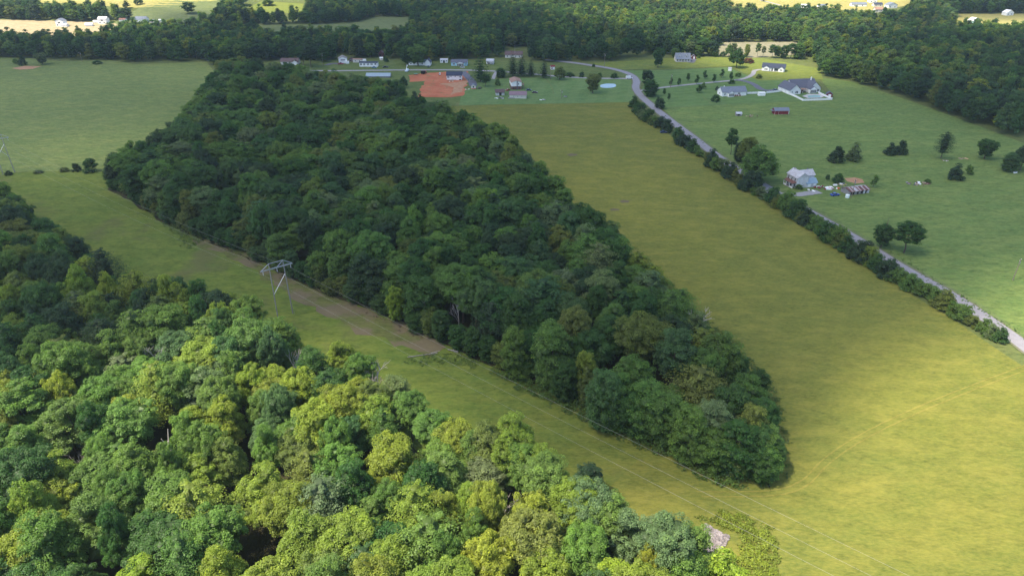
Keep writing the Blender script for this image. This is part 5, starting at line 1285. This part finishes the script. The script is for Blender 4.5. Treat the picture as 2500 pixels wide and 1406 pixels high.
vehicle("car", "small black car on the grass by the red-based shed", "car", 1171, 217, 80, (.02, .02, .025))
vehicle("car", "grey car by the far blue-walled house", "car", 2415, 62, 0, (.2, .2, .22))
vehicle("pickup", "dark pickup beside the far grey roofed house", "pickup", 325, 55, 0, (.06, .06, .1), "pickup")
vehicle("car", "rusty red car behind the mauve roofed outbuilding", "car", 1240, 222, 60, (.30, .06, .03))
# machines on the clay yard
r = empty("dump_truck", at(1035, 181, 0), R_(70)); tag(r, "orange dump truck with a black box at the clay yard edge", "truck")
MB().prism([(-3.4, 1.1), (.9, 1.1), (1.2, 2.6), (-3.6, 2.9)], -1.2, 1.2).build("box", DOORD, r)
MB().prism([(1.2, .6), (3.4, .6), (3.4, 1.5), (2.5, 1.7), (2.2, 2.6), (1.3, 2.6)], -1.05, 1.05).build("cab", mat("orange_paint", (.45, .11, .06), .45), r)
MB().box((0, 0, .8), (6.2, .9, .3)).build("chassis", DOORD, r)
for u in (-2.4, -1.3, 2.4):
    for k in (-1, 1): MB().tube((u, k * .8, .5), (u, k * 1.15, .5), .5, n=10).build("wheel", RUBBER, r)
r = empty("skid_loader", at(1074, 184.5, 0), R_(-85)); tag(r, "small white skid loader standing on the red clay", "loader")
MB().box((0, 0, .8), (2.2, 1.4, .9)).build("body", TRIM, r)
MB().box((-.1, 0, 1.75), (1.2, 1.2, 1.0)).build("cab", TRIM, r)
MB().box((.52, 0, 1.75), (.06, .9, .75)).build("window", DOORD, r)
MB().box((1.6, 0, .45), (.7, 1.7, .6)).build("bucket", mat("orange_bucket", (.4, .09, .05), .5), r)
for u in (-.7, .7):
    for k in (-1, 1): MB().tube((u, k * .72, .4), (u, k * 1.0, .4), .4, n=10).build("wheel", RUBBER, r)
r = empty("bucket_truck", at(994, 175.5, 0), R_(80)); tag(r, "white utility truck with a raised boom on the side road", "truck")
MB().prism([(-2.8, .5), (2.6, .5), (2.6, 1.2), (1.9, 1.4), (1.5, 2.3), (.3, 2.3), (.3, 1.5), (-2.8, 1.5)], -1.1, 1.1).build("body", mat("pale_blue_white", (.62, .72, .78), .4), r)
MB().tube((-1.6, 0, 1.5), (-.4, 0, 4.2), .25, .2).build("boom", TRIM, r)
MB().tube((-.4, 0, 4.2), (1.2, 0, 5.0), .2, .15).build("boom", TRIM, r)
MB().box((1.3, 0, 4.9), (.8, .8, 1.0)).build("bucket", TRIM, r)
for u in (-1.9, 1.8):
    for k in (-1, 1): MB().tube((u, k * .8, .42), (u, k * 1.12, .42), .42, n=10).build("wheel", RUBBER, r)
def heap(name, label, cat, px, py, n, spread, mats, hmax=1.0, seed=1):
    g = random.Random(seed); x, y, z = at(px, py)
    r = empty(name, (x, y, z)); tag(r, label, cat)
    for i in range(n):
        t = g.uniform(0, 6.28); q = spread * g.random() ** .6
        s = g.uniform(.35, 1.2)
        MB().box((math.cos(t) * q * 1.6, math.sin(t) * q * .8, hmax * g.uniform(.1, .5)), (s * g.uniform(.8, 2.2), s, hmax * g.uniform(.3, 1)), g.uniform(0, 3)).build("scrap", g.choice(mats), r)
    return r
heap("junk_heap", "junk heap of white and orange scrap left of the rusty barn", "junk heap", 2032, 462, 15, 2.4, [TRIM, TRIM, REDW, mat("orange_plastic", (.5, .12, .04)), WHITE], .9, 3)
heap("junk_heap", "yellowish timber scrap behind the rusty barn", "junk heap", 2048, 452, 12, 2.6, [WOOD, mat("yellow_tarp", (.45, .38, .12)), GREYB, TRIM], .8, 5)
heap("junk_heap", "white appliances piled at the farmhouse end", "junk heap", 2000, 459, 12, 1.9, [TRIM, WHITE, GREYB, REDW], .9, 8)
heap("junk_heap", "white boards on the grass below the farmhouse kitchen", "junk heap", 1982, 466, 7, 1.6, [TRIM, WHITE], .4, 9)
heap("scrap_heap", "long grey scrap heap lying out in the pasture", "scrap heap", 2240, 450, 22, 3.8, [GREYB, TRIM, WOOD, CHAR, BRICK, GREYB], .8, 11)
heap("junk_heap", "grey junk in front of the brown roofed pale shed", "junk heap", 1218, 241, 14, 2.4, [GREYB, TRIM, CHAR, GREYW], .9, 12)
heap("manure_heap", "low brown heap between the grey shelter and the red barn", "heap", 1835, 284, 10, 2.8, [WOOD, mat("brown_earth", (.15, .10, .07), .95)], .7, 13)
heap("lumber_pile", "boards dumped on the grass below the red-based shed", "lumber pile", 1139, 219, 5, 1.8, [WOOD, TRIM], .3, 14)
heap("lumber_pile", "scrap timber against the new white house", "lumber pile", 1104, 199.5, 7, 1.5, [WOOD, BRICK, TRIM], .7, 15)
heap("log_pile", "pale logs at the foot of the ragged pasture pine", "log pile", 2308, 393, 5, 1.6, [WOOD, CREAM], .5, 16)
heap("log_pile", "pale broken logs left of the round pasture tree", "log pile", 2354, 388, 4, 1.6, [WOOD, mat("fresh_wood", (.45, .30, .17))], .5, 17)
heap("garden_clutter", "grey garden clutter on the striped lawn", "clutter", 1325, 245, 9, 1.4, [GREYB, GREYW, TRIM], .7, 18)
heap("garden_clutter", "dark swing frame wreck on the striped lawn nearer the pond", "clutter", 1380, 237, 6, 1.3, [GREYB, CHAR], .6, 19)
heap("firewood_pile", "stones and wire left in the grass below the clay yard", "clutter", 1065, 250, 6, 1.2, [GREYB, CREAM], .5, 20)
x, y, z = at(2068, 483)
r = empty("water_tank", (x, y, z), .2); tag(r, "white plastic tank on the grass in front of the rusty barn", "tank")
MB().tube((0, 0, 0), (0, 0, 1.6), .95, .95, 12).build("body", mat("milky_plastic", (.68, .76, .74), .4), r); MB().tube((0, 0, 1.6), (0, 0, 1.75), .35, .3, 10).build("lid", TRIM, r)
x, y, z = at(2478, 423)
r = empty("trough", (x, y, z), .3); tag(r, "white trough on the grass under the pasture-edge tree", "trough")
MB().box((0, 0, .35), (2.0, .8, .7)).build("body", TRIM, r); MB().box((0, 0, .71), (1.8, .6, .04)).build("water", CARGL, r)
x, y, z = at(1015.5, 183)
r = empty("trampoline", (x, y, z)); tag(r, "round green trampoline on the grass by the clay yard", "trampoline")
MB().tube((0, 0, .8), (0, 0, .9), 1.9, 1.9, 16).build("mat", mat("green_canvas", (.12, .24, .18), .7), r)
for k in range(4): MB().tube((1.7 * math.cos(k * 1.57), 1.7 * math.sin(k * 1.57), 0), (1.7 * math.cos(k * 1.57), 1.7 * math.sin(k * 1.57), .82), .06).build("leg", STEEL, r)
x, y, z = at(1334, 200 - 30)
r = empty("play_house", at(1349, 170), .2); tag(r, "small red and white play house left of the verge bushes", "play house")
block(r, 3.4, 2.6, 2.6, .9, TRIM, REDW, 'x', (0, 0), .3, -.2)
opening(r, 'f', -.8, 1.2, 1.0, 1.2, (0, 2.6), m=REDW)

LOGW = mat("grey_log", (.25, .235, .21), .95, .1, var=.35, scale=2)
# pond, fallen tree
pond = GP([(1467, 208), (1480, 205.5), (1500, 206), (1504, 210), (1500, 214), (1484, 216), (1470, 215), (1465, 212)])
sheet("pond", smooth_line(pond + pond[:1], 4)[:-1], mat("pond_water", (.16, .26, .30), .05, .6, var=.05), .20, 4)
x, y, z = at(1040, 868)
r = empty("fallen_log", (x, y, z)); tag(r, "long pale fallen log lying across the mown strip", "log")
MB().tube((-5.5, -1.1, .22), (3.5, 1.0, .35), .17, .10, 8).build("trunk", LOGW, r); MB().tube((1.5, .5, .6), (4.2, 1.9, .6), .08, .04).build("branch", DEADWOOD, r)
x, y, z = at(1106, 857)
r = empty("fallen_tree", (x, y, z), 2.6); tag(r, "bleached fallen tree with a broken fork at the wood foot", "log")
o = link("branches", BARE[2], r); o.scale = (.35, .35, .35); o.rotation_euler = (1.1, .2, 0)
MB().tube((-2, 0, .4), (1.6, .5, .4), .24, .16, 8).build("trunk", LOGW, r)

# ------------------------------------------------------------------ poles, pylons, wires
def pole(label, px, py, H=10.5, rz=0.0):
    r = empty("utility_pole", at(px, py), rz); tag(r, label, "utility pole", "wooden utility poles")
    MB().tube((0, 0, -.3), (0, 0, H), .17, .12, 8).build("pole", POLEW, r)
    MB().box((0, 0, H - .5), (2.2, .12, .14)).build("crossarm", POLEW, r)
    MB().tube((.35, 0, H - 2.1), (.35, 0, H - 1.2), .24, n=8).build("transformer", STEEL, r)
    for u in (-.9, 0, .9): MB().tube((u, 0, H - .43), (u, 0, H - .2), .07, n=6).build("insulator", TRIM, r)
for lab, px, py, H, rz in (("utility pole right of the tall dark yard tree", 789, 162, 11, .1), ("utility pole beside the curving upper road", 1475, 165, 12, .4), ("utility pole between the lone pine and the brownish tree", 1344, 196, 11, 0), ("thin leaning utility pole in the lower pasture", 2472, 685, 9, .7),
                           ("utility pole standing in the treeline beyond the meadow", 201, 152, 9, .1), ("leaning utility pole near the end of the treeline meadow", 481, 146, 9, .1), ("utility pole at the first young avenue tree", 1637, 215, 11, .5), ("utility pole in front of the rusty barn", 2078, 484, 9.5, .6),
                           ("thin pole at the lawn fence left of the pond", 1371, 243, 7, 0)):
    pole(lab, px, py, H, rz)
r = empty("aerial_mast", at(1257, 141), 0); tag(r, "tall thin aerial mast beside the brown roofed house in the trees", "mast")
MB().tube((0, 0, 0), (0, 0, 15), .09, .05, 6).build("mast", STEEL, r); MB().box((0, 0, 14.5), (1.2, .05, .05)).build("aerial", STEEL, r)

PY = [Vector((*G(697, 771), 0)), Vector((*G(22, 424), 0))]
dirn = (PY[0] - PY[1]).normalized()
PERP = Vector((-dirn.y, dirn.x, 0))
PERP = (PERP if PERP.x > 0 else -PERP)
PERP = (PERP * .8 + Vector((.35, 0, 0))).normalized()
HP = 18.4
POLEG = mat("grey_pole", (.30, .28, .28), .8, .25, var=.15)
def pylon(label, p):
    p = Vector((p.x, p.y, float(hz(p.x, p.y))))
    ang = math.atan2(PERP.y, PERP.x)
    r = empty("pylon", p, ang); tag(r, label, "pylon", "H-frame pylons of the power line")
    for k in (-1, 1):
        MB().tube((k * 2.6, 0, -.4), (k * 2.35, 0, HP + 2.0), .19, .12, 10).build("leg", POLEG, r)
        MB().tube((k * 2.35, 0, HP + 2.0), (k * 5.2, 0, HP + .12), .09, n=6).build("brace", STEEL, r)
    for k in (-.22, .22): MB().box((0, k, HP), (10.6, .08, .24)).build("crossarm", STEEL, r)
    MB().tube((-2.35, 0, HP + 2.0), (2.35, 0, HP + 2.0), .09, n=6).build("top_rail", STEEL, r)
    MB().tube((2.35, .02, HP + 1.9), (.2, .02, HP + .16), .09, n=6).build("brace", STEEL, r)
    MB().tube((-2.5, .1, HP - 9.5), (2.38, .1, HP - 3.0), .10, n=6).build("cross_brace", TRIM, r)
    if label.startswith("far"): MB().tube((2.5, -.1, HP - 9.5), (-2.38, -.1, HP - 3.0), .10, n=6).build("cross_brace", STEEL, r)
    for k in (-4.6, 0, 4.6):
        MB().tube((k, 0, HP - .15), (k, 0, HP - 1.5), .09, n=6).build("insulator", GREYW, r)
    MB().tube((2.9, -.9, 0), (2.45, 0, HP * .6), .02, n=4).build("guy_wire", STEEL, r)
pylon("grey steel H-frame pylon standing in the mown strip", PY[0])
pylon("far grey H-frame pylon on the hedge line at the picture edge", PY[1])
WIRE = mat("aluminium_wire", (.32, .32, .30), .6, .2, .2, var=.02)
# where the line runs on, read from the photo: towards the next pylon below the frame and the last one beyond it
nxt = []
ends = [G(2450, 1490, 15.2), G(2360, 1495, 15.2), G(2270, 1500, 15.2)]
def wire(label, a, b, sag, r_=.015):
    n = 30
    pts = []
    for i in range(n + 1):
        t = i / n
        p = Vector(a).lerp(Vector(b), t); p.z -= sag * 4 * t * (1 - t); pts.append(p)
    m = MB()
    for p, q_ in zip(pts, pts[1:]): m.tube(p, q_, r_, n=5, cap=False)
    tag(m.build("power_line", WIRE), label, "power line", "conductors of the power line")
WN = ("upper", "middle", "lower")
for k, u in enumerate((4.6, 0, -4.6)):
    A = [p + PERP * u + Vector((0, 0, float(hz(p.x, p.y)) + HP - 1.5)) for p in PY]
    wire("%s wire sagging between the far pylon and the near pylon" % WN[k], A[1], A[0], 3.0)
    e = Vector((ends[k][0], ends[k][1], 0)); d_ = (e - Vector((A[0].x, A[0].y, 0)))
    e = Vector((A[0].x, A[0].y, 0)) + d_ * 1.15
    wire("%s wire running from the near pylon down to the hay field corner" % WN[k], A[0], (e.x, e.y, HP - 3.2), 1.5)
    b_ = A[1] + (A[1] - A[0]) * .5; wire("%s wire leaving the far pylon beyond the picture edge" % WN[k], A[1], b_, 2.0)

# ------------------------------------------------------------------ cloud overhead (casts the great shadow) and the air
SHADE = [GP(p, 6) for p in (
    [(-1200, 1120), (-300, 1060), (0, 1000), (250, 935), (480, 880), (700, 850), (860, 880), (1000, 955), (1150, 1030), (1400, 1150), (1640, 1215), (1830, 1225), (1930, 1130), (1990, 1000), (2110, 890), (2300, 805), (2500, 715), (2900, 560), (3500, 420), (3500, 120), (2560, 96), (2380, 84), (2200, 96), (2050, 92), (1980, 112), (1900, 118), (1700, 112), (1560, 78), (1400, 60), (1200, -10), (1000, -25), (900, 16), (760, 26), (600, 40), (540, 62), (480, 75), (430, 92), (340, 100), (240, 102), (120, 96), (0, 84), (-900, 84)],
    [(2150, 62), (2200, 30), (2280, 26), (2330, 60), (2240, 84)], [(360, 56), (400, 14), (520, 10), (560, 60)], [(2240, 32), (2240, -20), (2700, -30), (2700, 32)], [(1240, 30), (1300, -30), (1740, -30), (1760, 12), (1480, 26)])]
GLOW = [(*G(1905, 152), 75, .95), (*G(2000, 170), 45, .6), (*G(350, 88), 60, .5), (*G(260, 385), 60, .45), (*G(40, 370), 60, .25), (*G(1500, 50), 70, .5), (*G(2480, 640), 30, .25), (*G(1750, 150), 40, .4), (*G(1300, 30), 90, .35)]
step = 11.0
cgx, cgy = np.meshgrid(np.arange(-1500, 1500, step), np.arange(40, 1750, step))
T = np.zeros(cgx.shape)
for P_s in SHADE:
    ins = inside(P_s, cgx, cgy); dd = edge_dist(P_s, cgx, cgy)
    sd = np.where(ins, dd, -dd)
    ramp = 12 + .05 * cgy
    wig = .5 * np.sin(cgx / 31 + np.sin(cgy / 23) * 1.5) + .5 * np.sin(cgy / 27 + cgx / 60)
    T = np.maximum(T, smooth(-.6, 1.5, (sd + wig * ramp * .35) / ramp))
for gx_, gy_, s_, k_ in GLOW: T *= 1 - k_ * np.exp(-((cgx - gx_) ** 2 + (cgy - gy_) ** 2) / (2 * s_ * s_))
T *= .86 + .14 * np.sin(cgx / 120 + 1) * np.cos(cgy / 95)
T[0, :] = T[-1, :] = 0; T[:, 0] = T[:, -1] = 0
CZ, CTH, CDEN = 1700.0, 130.0, .0215
off = TO_SUN * (CZ / TO_SUN.z)
live = T > .012
Tc = np.where(live, T, 0) * CTH
face = live[:-1, :-1] | live[1:, :-1] | live[:-1, 1:] | live[1:, 1:]
N = T.size
idx = np.arange(N).reshape(T.shape)
rim = Tc <= 0
puff = 1 + .25 * np.sin(cgx / 45) * np.cos(cgy / 52)
topv = np.stack([cgx + off.x, cgy + off.y, CZ + .62 * Tc * puff], -1).reshape(-1, 3)
botv = np.stack([cgx + off.x, cgy + off.y, CZ + .62 * Tc * puff - Tc], -1).reshape(-1, 3)
bi = np.where(rim, idx, idx + N)
fa = np.stack([idx[:-1, :-1], idx[:-1, 1:], idx[1:, 1:], idx[1:, :-1]], -1)[face]
fb = np.stack([bi[1:, :-1], bi[1:, 1:], bi[:-1, 1:], bi[:-1, :-1]], -1)[face]
allv = np.concatenate([topv, botv]); allf = np.concatenate([fa, fb])
u_, inv = np.unique(allf.ravel(), return_inverse=True)
me = bpy.data.meshes.new("clouds")
me.from_pydata(allv[u_].tolist(), [], inv.reshape(-1, 4).tolist())
m, t, o = new_mat("cloud_vapour")
vp = nd(t, "ShaderNodeVolumePrincipled"); vp.inputs["Color"].default_value = (.97, .97, .97, 1); vp.inputs["Density"].default_value = CDEN; vp.inputs["Anisotropy"].default_value = .3
t.links.new(vp.outputs[0], o.inputs["Volume"])
me.materials.append(m)
me.polygons.foreach_set("use_smooth", [True] * len(me.polygons))
tag(link("clouds", me), "broad broken cloud high over the valley", None, None, 'stuff')

m, t, o = new_mat("valley_haze")
vp = nd(t, "ShaderNodeVolumePrincipled"); vp.inputs["Color"].default_value = (.64, .81, 1, 1); vp.inputs["Density"].default_value = .00007; vp.inputs["Anisotropy"].default_value = .2
t.links.new(vp.outputs[0], o.inputs["Volume"])
tag(MB().box((0, 1500, 64), (10400, 9400, 138)).build("haze", m), "thin blue haze lying in the valley air", None, None, 'stuff')
